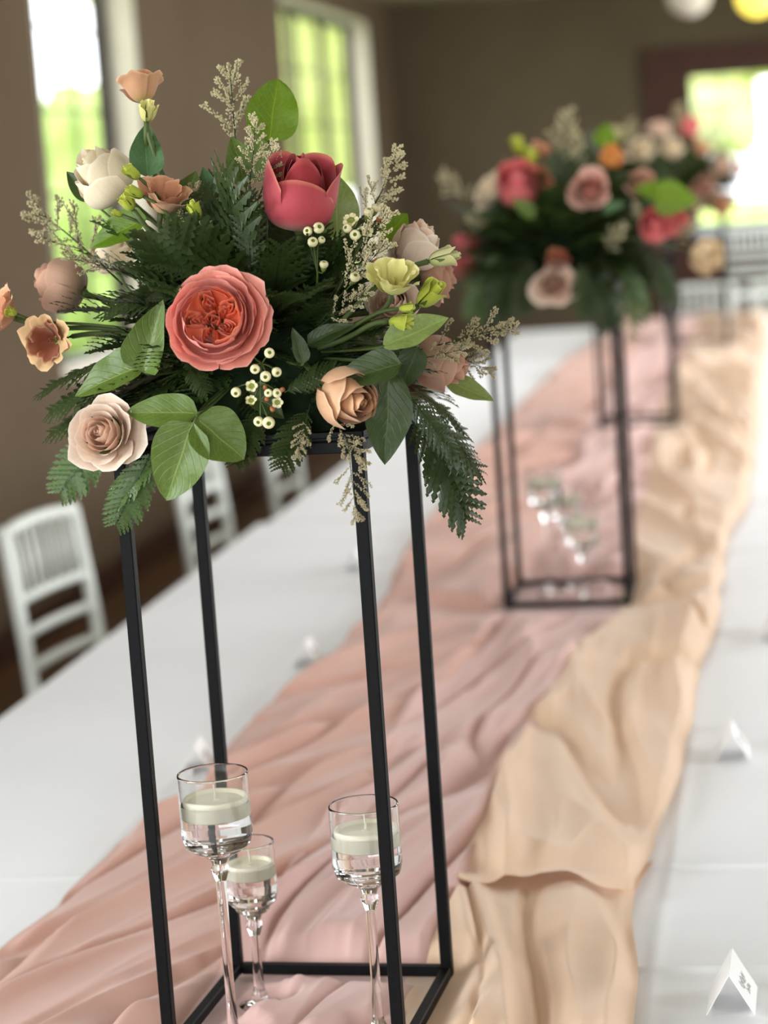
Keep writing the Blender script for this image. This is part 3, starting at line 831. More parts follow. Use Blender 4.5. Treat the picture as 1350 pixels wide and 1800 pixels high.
CACHE = {}
def bloom_meshes(style, key, lo):
    k = (style, key, lo)
    if k in CACHE: return CACHE[k]
    sd = sum(ord(c) for c in key)
    if style == 'tea': L = bloom_tea(17 if not lo else 13, 1.15, .98, sd, lo=lo, point=.05)
    elif style == 'teaclosed': L = bloom_tea(13 if not lo else 9, 1.45, .66, sd, core=.34, curl=.10, lo=lo, point=.04)
    elif style == 'teawide': L = bloom_tea(19 if not lo else 14, 1.0, 1.08, sd, core=.26, curl=.2, ruf=.022, lo=lo, point=.08)
    elif style == 'side': L = bloom_tea(12 if not lo else 9, 1.62, .80, sd, core=.36, curl=.12, ruf=.012, lo=lo, point=.03, half1=.95)
    elif style == 'bud': L = bloom_bud(sd, lo)
    elif style == 'garden': L = bloom_garden(sd)
    elif style == 'cup': L = bloom_cup(8, sd, lo=lo)
    elif style == 'frill': L = bloom_cup(9, sd, .85, 1.15, .075, lo)
    elif style == 'tulip': L = bloom_cup(6, sd, 1.6, .62, .05, lo)
    elif style == 'lisibud': L = bloom_lisibud(sd, lo)
    elif style == 'mum': L = bloom_tea(26, .95, 1.0, sd, core=.3, curl=.1, ruf=.02, lo=True, half0=.5, half1=.30)
    mats = PM[key]
    CACHE[k] = [(m.mesh('petal', mats[r]), r) for m, r in L]
    return CACHE[k]

SEPALS = {}
def sepal_mesh(L):
    k = round(L, 1)
    if k not in SEPALS:
        m = MB()
        def fn(a, b):
            u = a * 2 - 1; w = .16 * (1 - b) ** .7 * (1 + .8 * b)
            r = .10 + (.55 * math.sin(min(1, b * 1.1) * 1.7)) * .8
            return (r, u * w, -.02 + L * b)
        m.grid(fn, 4, 6); SEPALS[k] = m.mesh('sepal', M['sepal'])
    return SEPALS[k]
m = MB(); m.lathe([(0, -.16), (.09, -.14), (.15, -.04), (.13, .04), (.05, .07)], 12); HIP = m.mesh('calyx', M['sepal'])

RIGHT = Vector((0.9849, 0.1593, -0.0678))
OCC = []          # blooms and leaves that the packed fronds must leave free
def face_quat(d):
    x = RIGHT - d * RIGHT.dot(d)
    if x.length < .05: x = Vector((0, 0, 1)) - d * d.z
    x.normalize(); y = d.cross(x)
    return Matrix((x, y, d)).transposed().to_quaternion()

def flower(name, cat, label, loc, d, R, style, key, foam=None, roll=0.0, lo=False, group=None, sep=.6, nsep=5, stem_r=.0028, bend=.03, aim=None, via=None):
    """bloom centred at loc, facing along d, petals as parts, stem led into the foam"""
    d = Vector(d).normalized(); q = face_quat(d) @ Quaternion((0, 0, 1), roll)
    OCC.append((Vector(loc), (Vector(loc) - Vector(foam)).normalized() if foam else d, R * 1.15)); OCC.append((Vector(loc), d, R * 1.1))
    Hc = {'garden': .40, 'bud': 1.0, 'side': .75, 'teaclosed': .7, 'lisibud': 1.15, 'tulip': .75}.get(style, .5)
    base = Vector(loc) - d * R * Hc
    t = thing(name, label, cat, base, q, R, group)
    for me, r in bloom_meshes(style, key, lo): link('petal', me, t)
    if sep:
        for i in range(nsep):
            o = link('sepal', sepal_mesh(sep), t); o.rotation_euler = (0, 0, i * 2 * math.pi / nsep + .3)
    link('calyx', HIP, t)
    if foam is not None:
        inv = Matrix.LocRotScale(base, q, Vector((R, R, R))).inverted()
        tgt = Vector(aim) if aim is not None else Vector(foam) + (base - Vector(foam)).normalized() * .05
        p0 = Vector((0, 0, -.1)); p3 = inv @ tgt; ln = (p3 - p0).length
        p2 = inv @ (Vector(via) if via is not None else (tgt + (base - tgt) * .35 + Vector((0, 0, bend))))
        m = MB(); m.tube(bezpts(p0, p0 - Vector((0, 0, ln * .3)), p2, p3, 10), [stem_r * (1.15 if i == 0 else 1) / R for i in range(11)], 7)
        m.obj('stem', M['stem'], t)
    return t

# ------------------------------------------------------------ foliage meshes, one unit long along +Y
def leaf_mesh(w, seed, bend, cup, mat, ex=.75, rnd=.62):
    m = MB()
    def fn(a, b):
        u = a * 2 - 1
        s = math.sin(math.pi * b ** rnd) ** ex if 0 < b < 1 else 0
        hw = w * .5 * s * (1 - .25 * b ** 8)
        x = u * hw + .015 * noise.noise(Vector((b * 3, seed, 0)))
        z = cup * abs(u) * hw * 1.6 - bend * b * b + .02 * noise.noise(Vector((u * 1.5, b * 4, seed))) * (abs(u) + .2) + .012 * math.sin(b * 16 + seed) * abs(u)
        return (x, b, z)
    m.grid(fn, 8, 14)
    return m.mesh('blade', mat)
LEAF = {}
def leaf(label, p0, p1, nrm, w=.62, mat='leaf', bend=.12, cup=.25, foam=None, group=None, name='salal_leaf', rnd=.62, ex=.75):
    p0 = Vector(p0); p1 = Vector(p1); y = (p1 - p0); L = y.length; y.normalize()
    n = Vector(nrm); n = (n - y * n.dot(y)).normalized(); x = y.cross(n)
    q = Matrix((x, y, n)).transposed().to_quaternion()
    t = thing(name, label, 'leaf', p0, q, L, group)
    for f_ in (.22, .5, .78): OCC.append((p0 + y * L * f_, n, L * max(w * .45, .28)))
    k = (w, mat, bend, cup, rnd, ex)
    if k not in LEAF: LEAF[k] = leaf_mesh(w, len(LEAF) * 1.3, bend, cup, M[mat], ex, rnd)
    link('blade', LEAF[k], t)
    if foam is not None:
        inv = Matrix.LocRotScale(p0, q, Vector((L, L, L))).inverted()
        f = Vector(foam); tgt = f + (p0 - f).normalized() * min(.05, (p0 - f).length * .5)
        e = inv @ tgt
        m = MB(); m.tube(bezpts((0, .03, 0), (0, -.12, 0), e * .6 + Vector((0, -.05, .02)), e, 7), .0014 / L, 6); m.obj('stem', M['stem'], t)
    return t

def fern_mesh(seed, pairs, wid, droop, mat, sep=None):
    rnd = random.Random(seed); m = MB()
    def rz(y): return -droop * y * y
    for i in range(pairs):
        v = .12 + .86 * i / (pairs - 1)
        ln = wid * (math.sin(math.pi * (.12 + .83 * (1 - v))) ** .8) * (1.0 if v > .25 else .85) + .02
        for s in (-1, 1):
            if sep is not None: m = MB()
            ang = math.radians(62 - 22 * v) + rnd.uniform(-.06, .06)
            d = Vector((s * math.sin(ang), math.cos(ang), 0)); nrm = Vector((-d.y * s, d.x * s, 0)) * 1.0
            o = Vector((0, v - .03, rz(v))); tw = rnd.uniform(-.25, .25); dip = rnd.uniform(.05, .3)
            nl = 5; vs = []; fs = []
            for k in range(nl + 1):
                f = k / nl; wv = ln * .17 * (1 - f * .72) 
                c = o + d * ln * f + Vector((0, 0, -dip * ln * f * f))
                c2 = o + d * ln * min(1, f + .09) + Vector((0, 0, -dip * ln * f * f))
                side = Vector((-d.y, d.x, 0))
                vs += [c + side * wv * .6, c - side * wv * .6, c2 + side * wv * 1.3 + Vector((0, 0, tw * wv)), c2 - side * wv * 1.3 - Vector((0, 0, tw * wv)), c]
            for k in range(nl):
                b = k * 5; e = b + 5
                # toothed lobes either side of a narrow rib
                fs += [(b + 4, b + 0, b + 2, e + 0, e + 4), (b + 4, e + 4, e + 1, b + 3, b + 1)]
            tip = o + d * ln * 1.08 + Vector((0, 0, -dip * ln)); vs.append(tip); b = nl * 5
            fs += [(b + 4, b + 2, len(vs) - 1), (b + 4, len(vs) - 1, b + 3)]
            m.add(vs, fs)
            if sep is not None: sep.append(m.mesh('leaflet', mat, False))
    # rib
    r = MB(); r.tube([(0, v, rz(v) - .002) for v in [k / 10 for k in range(11)]], [.010 - .0075 * k / 10 for k in range(11)], 5)
    if sep is not None: return sep
    return m.mesh('leaflets', mat, False), r.mesh('rib', M['stem_dark'])
FSPEC = [(3, 13, .32, .18, M['fern']), (5, 15, .34, .35, M['fern']), (8, 12, .28, .08, M['fern']), (11, 14, .30, .30, M['fern_light'])]
FERN = [fern_mesh(*a) for a in FSPEC]
LEAFLETS = [fern_mesh(*a, sep=[]) for a in FSPEC]
def place_unit(t, p0, p1, nrm):
    p0 = Vector(p0); p1 = Vector(p1); y = p1 - p0; L = y.length; y.normalize()
    n = Vector(nrm); n = n - y * n.dot(y)
    if n.length < 1e-3: n = Vector((1, 0, 0)) - y * y.x
    n.normalize(); x = y.cross(n)
    t.location = p0; t.rotation_mode = 'QUATERNION'; t.rotation_quaternion = Matrix((x, y, n)).transposed().to_quaternion(); t.scale = (L, L, L)
def fern(label, p0, p1, nrm, k, group=None):
    t = thing('fern_frond', label, 'fern frond', (0, 0, 0), None, 1, group); place_unit(t, p0, p1, nrm)
    if group is None:                 # fronds that stand out: every leaflet is a part
        for me in LEAFLETS[k]: link('leaflet', me, t)
    else:
        o = link('leaflets', FERN[k][0], t); o['kind'] = 'stuff'
    link('rib', FERN[k][1], t)
    return t

def caspia_mesh(seed, nb, spread, mat, dens=13):
    rnd = random.Random(seed); st = MB(); fl = MB()
    main = bezpts((0, 0, 0), (0, .35, .03), (.03, .7, 0), (.0 + rnd.uniform(-.05, .05), 1, rnd.uniform(-.05, .05)), 12)
    st.tube(main, [.008 - .005 * k / 12 for k in range(13)], 5)
    def floret(p, d, s):
        d = d.normalized(); a = d.orthogonal().normalized(); b = d.cross(a); q0 = rnd.uniform(0, 6)
        vs = [p]; 
        for k in range(4):
            q = q0 + k * R90; vs.append(p + d * s * .62 + (a * math.cos(q) + b * math.sin(q)) * s * .34)
        vs.append(p + d * s)
        fl.add(vs, [(0, 2, 1), (0, 3, 2), (0, 4, 3), (0, 1, 4), (5, 1, 2), (5, 2, 3), (5, 3, 4), (5, 4, 1)])
    def spray(p, d, L, n):
        e = p + d * L + Vector((0, 0, .02)); pts = bezpts(p, p + d * L * .4, e - Vector((0, L * .1, 0)), e, 5)
        st.tube(pts, .0026, 4)
        for k in range(n):
            f = .12 + .88 * k / (n - 1); i = min(4, int(f * 5)); q = pts[i].lerp(pts[i + 1], f * 5 - i)
            tang = (pts[i + 1] - pts[i]).normalized()
            for r in range(3):
                sd = Vector((rnd.uniform(-1, 1), rnd.uniform(-1, 1), rnd.uniform(-1, 1)))
                floret(q + sd * .006, tang * .8 + sd * .7, rnd.uniform(.020, .031))
    for i in range(nb):
        f = .34 + .62 * i / (nb - 1); p = main[int(f * 12)].lerp(main[min(12, int(f * 12) + 1)], f * 12 - int(f * 12))
        a = i * 2.4 + rnd.uniform(-.3, .3); L = spread * (1.15 - .75 * f) * rnd.uniform(.8, 1.2)
        d = Vector((math.cos(a), .75 + .5 * f, math.sin(a) * .75)).normalized()
        spray(p, d, L, dens)
        q = p + d * L * .5; d2 = (d + Vector((rnd.uniform(-.8, .8), .2, rnd.uniform(-.8, .8)))).normalized(); spray(q, d2, L * .55, max(5, dens // 2))
    spray(main[11], Vector((0, 1, 0)), .12, dens)
    return st.mesh('stems', M['stem_dark']), fl.mesh('florets', mat, False)
CASP = [caspia_mesh(2, 14, .34, M['floret']), caspia_mesh(4, 13, .28, M['floret']), caspia_mesh(6, 14, .32, M['floret_tan']), caspia_mesh(7, 14, .38, M['floret_tan'], 12)]
def caspia(label, p0, p1, nrm, k, group=None):
    t = thing('sea_lavender_sprig', label, 'flower sprig', (0, 0, 0), None, 1, group); place_unit(t, p0, p1, nrm)
    link('stems', CASP[k][0], t); o = link('florets', CASP[k][1], t); o['kind'] = 'stuff'
    return t

# waxflower blossoms: small cream urn with a dimple in a green calyx (radius 1, opening towards +Z)
def wax_mesh(kind):
    m = MB()
    if kind == 'bud':
        m.lathe([(0, -1.5), (.35, -1.35), (.62, -.75), (.72, -.3)], 12, 1)
        m.lathe([(.72, -.3), (.95, .05), (1.0, .45), (.85, .85), (.55, 1.0), (.36, .93)], 14, 0); m.lathe([(.36, .93), (.26, .70), (.12, .5), (0, .45)], 12, 1)
    elif kind == 'open':
        m.lathe([(0, -1.3), (.35, -1.15), (.6, -.6), (.68, -.1), (.6, .25), (.35, .18), (0, .1)], 12, 1)
        for k in range(5):
            a = k * 2 * math.pi / 5
            def fn(x, b, a=a):
                u = x * 2 - 1; r = .5 + .75 * b; w = .55 * math.sin(math.pi * (.18 + .72 * b)) 
                z = .1 + .42 * b - .25 * b * b + .2 * u * u
                return (r * math.cos(a) - u * w * math.sin(a), r * math.sin(a) + u * w * math.cos(a), z)
            m.grid(fn, 5, 5, 0)
    else:
        m.lathe([(0, -1.1), (.4, -.9), (.62, -.2), (.6, .4), (.35, .75), (0, .85)], 12, 2)
    return m.mesh('blossom', [M['wax_petal'], M['wax_green'], M['wax_brown']])
WAX = {k: wax_mesh(k) for k in ('bud', 'open', 'brown')}
def waxflower(label, root, nodes, items, group=None):
    """root: attach point; nodes: stem path; items: (pos, dir, radius, kind, node index)"""
    root = Vector(root); t = thing('waxflower_sprig', label, 'flower sprig', root, None, 1, group)
    pts = [Vector((0, 0, 0))] + [Vector(n) - root for n in nodes]
    m = MB(); m.tube(pts, .0011, 6)
    for p, d, r, k, ni in items:
        p = Vector(p) - root; d = Vector(d).normalized(); b = p - d * r * 1.3; a = pts[ni]
        m.tube(bezpts(a, a + (b - a) * .4 + Vector((0, 0, .002)), b - d * r * 1.2, b, 5), .0007, 5)
        o = link('blossom', WAX[k], t); o.location = p; o.scale = (r, r, r); o.rotation_mode = 'QUATERNION'; o.rotation_quaternion = d.to_track_quat('Z', 'Y')
    m.obj('stem', M['stem'], t)
    return t

# ------------------------------------------------------------ packed foliage of each bouquet
def clear_of(p):
    for c, d, r in OCC:
        v = p - c
        if abs(v.x) > .2 or abs(v.z) > .2 or abs(v.y) > .2: continue
        h = v.dot(d)
        if v.length < r * 1.1 + .012 and h > -r * .6: return False
        if -.2 * r < h < .12 and (v - d * h).length < r + .012: return False
    return True
def fill(foam, n, seed, label, group, R=.205, zup=.205, lift=.0):
    rnd = random.Random(seed); f = Vector(foam)
    for i in range(n):
        a = i * GA + rnd.uniform(-.3, .3); e = math.asin(min(1, -.22 + 1.18 * ((i + .5) / n)))
        k = rnd.uniform(.82, 1.08)
        d = Vector((math.cos(a) * math.cos(e), math.sin(a) * math.cos(e), math.sin(e)))
        tip = f + Vector((d.x * R * k, d.y * R * k, d.z * (zup if d.z > 0 else .17) * k)) + Vector((0, 0, lift))
        st = f + Vector((d.x * .045, d.y * .045, d.z * .03))
        kf = rnd.choice((0, 0, 1, 2, 1, 3)); dr_ = FSPEC[kf][3]
        while (tip - st).length > .05 and not all(clear_of(st.lerp(tip, q) - Vector((0, 0, dr_ * (tip - st).length * q * q))) for q in (.4, .5, .6, .7, .8, .9, 1.0)): tip = st + (tip - st) * .86
        if (tip - st).length <= .05: continue
        nrm = Vector((0, 0, 1)) + d * .6 + Vector((rnd.uniform(-.5, .5), rnd.uniform(-.5, .5), rnd.uniform(-.2, .2)))
        fern(label, st, tip, nrm, kf, group)

# ------------------------------------------------------------ nearest bouquet
F0, F1, F2, F3 = FOAM
K = 1
flower('rose', 'rose', 'large open coral garden rose with ruffled orange heart, centre of the nearest bouquet', (-0.0093, -0.1750, 1.5362), (0.0958, -0.9629, 0.3094), .0445, 'garden', 'coral', F0, .4)
flower('rose', 'rose', 'half open magenta pink rose standing upright above the nearest bouquet', (0.0610, -0.0500, 1.6536), (0.1340, -0.0965, 0.9821), .0385, 'bud', 'magenta', F0, .0, sep=.9)
flower('rose', 'rose', 'cream rose tilted up to the left, upper left of the nearest bouquet', (-0.1599, 0.0000, 1.6851), (-0.5573, -0.4020, 0.6953), .043, 'teaclosed', 'cream', F0, 1.0)
flower('rose', 'rose', 'pale blush rose facing the camera at the lower left of the nearest bouquet', (-0.1393, -0.1500, 1.4279), (-0.1378, -0.9323, 0.2337), .038, 'teawide', 'blush', F0, .6)
flower('rose', 'rose', 'blush rose turned away to the left behind the thin lisianthus stem', (-0.2252, 0.0300, 1.5722), (-0.7755, 0.0393, 0.3314), .036, 'side', 'mauve', F0, 2.2)
flower('rose', 'rose', 'tan rose with a spiral heart under the dark leaf, lower right of the nearest bouquet', (0.1175, -0.1600, 1.4525), (0.6318, -0.7180, -0.1779), .041, 'teaclosed', 'tan', F0, 2.6)
flower('rose', 'rose', 'mauve tan rose seen from its side at the right edge of the nearest bouquet', (0.1821, 0.0200, 1.4649), (0.7886, 0.0348, -0.2626), .036, 'side', 'mauve', F0, .3)
flower('rose', 'rose', 'blush rose looking up right behind the yellow lisianthus, upper one', (0.1633, 0.0400, 1.5904), (0.4848, -0.0234, 0.7932), .035, 'teaclosed', 'blush', F0, 4.0)
flower('rose', 'rose', 'blush rose facing right below the upper blush rose, behind the lime bud', (0.1753, 0.0800, 1.5528), (0.7430, 0.1350, 0.0478), .034, 'tea', 'mauve', F0, .9)
flower('rose', 'rose', 'blush pink rose half hidden under the yellow lisianthus cluster', (0.1400, 0.0000, 1.5315), (-0.0542, -0.7808, 0.3278), .030, 'tea', 'blush', F0, 1.9)
flower('rose', 'rose', 'pale cream rose at the back of the nearest bouquet behind the left sprigs', (-0.2035, 0.1600, 1.5969), (-0.1210, -0.2312, 0.6495), .036, 'tea', 'cream', F0, .2)
# lisianthus, open and in bud
flower('lisianthus', 'flower', 'peach lisianthus cup beside the green buds, upper left of the nearest bouquet', (-0.0804, -0.0600, 1.6561), (0.3314, -0.3407, 0.7687), .0275, 'cup', 'peach', F0, .8, sep=0, via=(-0.0620, -0.0500, 1.5964))
flower('lisianthus', 'flower', 'frilled tan lisianthus at the very top left seen from below', (-0.1110, 0.0000, 1.7703), (-0.1315, 0.2250, 0.8315), .026, 'cup', 'peach', F0, .2, sep=0, via=(-0.0959, 0.0000, 1.6737))
flower('lisianthus_bud', 'flower bud', 'pale yellow green bud just under the top left tan lisianthus', (-0.1003, -0.0200, 1.7469), (0.2426, -0.4007, 0.8124), .0145, 'tulip', 'lemon', F0, .5, sep=1.2, via=(-0.0959, 0.0000, 1.6737))
flower('lisianthus', 'flower', 'peach lisianthus cut by the left picture edge', (-0.2774, -0.0200, 1.5480), (-0.6671, -0.4141, 0.3981), .027, 'frill', 'peach', F0, 1.4, sep=0, via=(-0.2008, -0.0300, 1.5473))
flower('lisianthus_bud', 'flower bud', 'round green bud against the peach lisianthus at the left picture edge', (-0.2582, -0.0450, 1.5493), (-0.3665, -0.7311, 0.3335), .0085, 'tulip', 'lime', F0, .5, sep=1.1, via=(-0.1977, -0.0400, 1.5478), stem_r=.0016)
flower('lisianthus', 'flower', 'brown peach frilled lisianthus facing the camera at the left, below the thin stem', (-0.2230, -0.0400, 1.5163), (-0.2746, -0.8182, -0.0114), .0255, 'frill', 'brown_peach', F0, 2.4, sep=0, via=(-0.1652, -0.0500, 1.5318))
flower('lisianthus', 'flower', 'pale yellow ruffled lisianthus, largest of the yellow cluster on the right', (0.1578, -0.1000, 1.5603), (0.2103, -0.4605, 0.7928), .0265, 'cup', 'lemon', F0, 1.1, sep=0, aim=(0.0760, -0.0900, 1.4969), via=(0.1268, -0.1000, 1.5292))
flower('lisianthus_bud', 'flower bud', 'lime yellow bud with twisted petals right of the yellow lisianthus', (0.1924, -0.0800, 1.5446), (0.6554, -0.3710, 0.5365), .0165, 'lisibud', 'lime', F0, .4, sep=1.0, aim=(0.0760, -0.0900, 1.4969), via=(0.1259, -0.1000, 1.5162))
flower('lisianthus_bud', 'flower bud', 'long pale green bud pointing right in front of the blush rose', (0.2069, -0.0600, 1.5792), (0.9702, 0.0392, 0.1746), .0145, 'lisibud', 'palegreen', F0, .4, sep=1.2, aim=(0.0760, -0.0900, 1.4969), via=(0.1327, -0.0900, 1.5550))
flower('lisianthus_bud', 'flower bud', 'small closed green bud under the yellow lisianthus', (0.1724, -0.1100, 1.5330), (0.9713, -0.0359, 0.0142), .0075, 'lisibud', 'lime', F0, .4, sep=1.8, aim=(0.0760, -0.0900, 1.4969), via=(0.1357, -0.1200, 1.5256), stem_r=.002)
flower('lisianthus_bud', 'flower bud', 'lowest lime yellow bud of the right cluster, above the pointed leaf', (0.1685, -0.1200, 1.5198), (0.9614, -0.2071, -0.0902), .0125, 'lisibud', 'lime', F0, 1.9, sep=1.0, aim=(0.0760, -0.0900, 1.4969), via=(0.1288, -0.1200, 1.5091))
flower('lisianthus_bud', 'flower bud', 'topmost yellow green bud left of the peach lisianthus cup', (-0.1094, -0.0700, 1.6859), (-0.5925, -0.4726, 0.6067), .0095, 'lisibud', 'lime', F0, .4, sep=1.5, via=(-0.0765, -0.0600, 1.6094), stem_r=.0017)
flower('lisianthus_bud', 'flower bud', 'middle yellow green bud left of the peach lisianthus cup', (-0.1033, -0.0900, 1.6651), (-0.7564, -0.4757, 0.4319), .0095, 'lisibud', 'lime', F0, 1.0, sep=1.5, via=(-0.0744, -0.0700, 1.6039), stem_r=.0017)
flower('lisianthus_bud', 'flower bud', 'opened lime bud, lowest and widest of the three left of the peach cup', (-0.1157, -0.0700, 1.6552), (-0.4509, -0.3124, 0.8286), .0125, 'tulip', 'lime', F0, 1.0, sep=1.2, via=(-0.0800, -0.0600, 1.6038))
flower('lisianthus_bud', 'flower bud', 'tiny green bud above the bright leaf on the left', (-0.1287, -0.0700, 1.6450), (-0.7678, -0.4378, 0.3555), .0055, 'lisibud', 'lime', F0, 1.0, sep=1.9, via=(-0.0825, -0.0600, 1.6098), stem_r=.0018)
flower('lisianthus_bud', 'flower bud', 'single yellow bud on a curved stem between peach cup and magenta rose', (-0.0434, -0.0800, 1.6438), (-0.2455, -0.3293, 0.8224), .0098, 'lisibud', 'lime', F0, 1.0, sep=1.3, via=(-0.0096, -0.0800, 1.6003), stem_r=.0016)

CAMN = Vector((0.1741, -0.9517, 0.2941))
def nearleaf(label, p0, p1, n=CAMN, w=.62, mat='leaf', bend=.10, cup=.25, rnd=.62, st=True, group=None, ex=.75):
    return leaf(label, p0, p1, n, w, mat, bend, cup, F0 if st else None, group, rnd=rnd, ex=ex)
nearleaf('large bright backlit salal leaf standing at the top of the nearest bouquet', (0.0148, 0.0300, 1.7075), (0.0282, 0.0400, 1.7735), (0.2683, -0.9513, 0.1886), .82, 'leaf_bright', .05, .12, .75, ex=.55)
nearleaf('blue green pointed leaf rising under the top left tan lisianthus', (-0.1067, -0.0200, 1.6794), (-0.1082, 0.0000, 1.7383), (0.2705, -0.9435, 0.2380), .58, 'leaf_blue', .12, .25, .55)
nearleaf('green leaf beside the tall pale sprig, left of the bright backlit leaf', (-0.0067, 0.0000, 1.6619), (-0.0192, 0.0100, 1.7169), (0.4675, -0.9117, 0.2244), .62, 'leaf', .05, .3)
nearleaf('dark green leaf just under the bright backlit leaf', (-0.0059, 0.0200, 1.6662), (0.0095, 0.0300, 1.7185), (-0.0250, -0.9913, 0.2583), .66, 'leaf', .05, .2)
nearleaf('pale green leaf behind the magenta rose on its right', (0.0804, 0.0300, 1.6020), (0.0805, 0.0500, 1.6702), (-0.1192, -0.9917, 0.3638), .78, 'leaf_pale', .10, .2)
nearleaf('bright leaf pointing left under the cream rose', (-0.1075, -0.0300, 1.6385), (-0.1773, -0.0200, 1.6129), (0.2876, -0.8814, 0.6328), .52, 'leaf_bright', .08, .2)
nearleaf('green leaf behind the peach lisianthus cup', (-0.0887, 0.0200, 1.6220), (-0.0662, 0.0300, 1.6833), (0.2705, -0.9435, 0.2380), .70, 'leaf', .05, .2)
nearleaf('folded green leaf left of the coral garden rose', (-0.1000, -0.1200, 1.4844), (-0.0746, -0.1300, 1.5566), (-0.1727, -1.0152, 0.2685), .62, 'leaf', .10, .35, .5)
nearleaf('leaf pointing left above the lower left blush rose', (-0.0985, -0.1100, 1.4920), (-0.1848, -0.1000, 1.4676), (0.1934, -0.8818, 0.7382), .52, 'leaf', .12, .3)
nearleaf('oval leaf pointing left in the group of three below the coral rose', (-0.0366, -0.1600, 1.4440), (-0.1137, -0.1500, 1.4496), (0.1827, -0.9206, 0.4915), .48, 'leaf', .06, .2, .7, ex=.65)
nearleaf('largest oval leaf hanging straight down in front of the back left leg', (-0.0394, -0.1700, 1.4368), (-0.0762, -0.1700, 1.3587), (0.0778, -0.9598, 0.3502), .70, 'leaf', .08, .18, .66, ex=.62)
nearleaf('broad leaf pointing down right in the group of three below the coral rose', (-0.0374, -0.1650, 1.4401), (0.0084, -0.1650, 1.3975), (0.2769, -0.9202, 0.3860), .90, 'leaf', .06, .16, .70, ex=.6)
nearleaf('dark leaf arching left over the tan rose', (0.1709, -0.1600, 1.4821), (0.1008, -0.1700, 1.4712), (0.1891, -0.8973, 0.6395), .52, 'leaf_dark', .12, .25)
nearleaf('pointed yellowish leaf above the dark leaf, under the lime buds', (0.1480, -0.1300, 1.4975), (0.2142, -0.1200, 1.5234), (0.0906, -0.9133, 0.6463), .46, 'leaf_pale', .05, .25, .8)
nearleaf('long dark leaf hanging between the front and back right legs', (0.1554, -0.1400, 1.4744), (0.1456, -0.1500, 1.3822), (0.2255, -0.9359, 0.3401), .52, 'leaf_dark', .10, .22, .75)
nearleaf('pale pointed leaf sticking out to the right below the mauve tan rose', (0.1829, 0.0500, 1.4451), (0.2340, 0.0500, 1.4217), (0.1891, -0.8973, 0.6395), .46, 'leaf_pale', .04, .2, .7)
nearleaf('round green leaf behind the upper blush rose on the right', (0.1281, 0.0500, 1.5982), (0.1528, 0.0600, 1.6240), (0.1806, -0.9284, 0.4421), .95, 'leaf_bright', .05, .2)
nearleaf('dark leaf peeking out left of the cream rose', (-0.1806, 0.0200, 1.6598), (-0.2084, 0.0300, 1.6928), (-0.0164, -0.9602, 0.4557), .5, 'leaf_dark', .05, .2)
nearleaf('small curled dark leaf right of the coral rose', (0.0713, -0.1500, 1.4866), (0.0643, -0.1500, 1.5235), (0.5660, -0.8957, 0.2176), .46, 'leaf_dark', .12, .3)
nearleaf('dark leaf pointing right below the yellow cluster stems', (0.0707, -0.1200, 1.5032), (0.1171, -0.1200, 1.5233), (0.1891, -0.8973, 0.6395), .42, 'leaf_dark', .12, .25)
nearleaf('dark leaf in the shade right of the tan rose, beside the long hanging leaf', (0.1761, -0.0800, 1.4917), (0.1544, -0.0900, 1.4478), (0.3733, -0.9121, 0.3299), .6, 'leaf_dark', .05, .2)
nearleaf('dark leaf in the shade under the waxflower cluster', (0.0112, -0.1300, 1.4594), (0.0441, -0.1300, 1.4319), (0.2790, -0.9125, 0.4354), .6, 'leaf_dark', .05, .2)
nearleaf('small blue green leaf poking up between lisianthus and pale sprigs', (-0.0513, 0.0300, 1.6523), (-0.0608, 0.0400, 1.6876), (0.2748, -0.9280, 0.3367), .5, 'leaf_blue', .05, .2)
nearleaf('small pale leaf beside the pale sprigs left of the magenta rose', (-0.0381, 0.0300, 1.6395), (-0.0415, 0.0500, 1.6784), (0.5702, -0.8802, 0.3163), .46, 'leaf_pale', .05, .2)

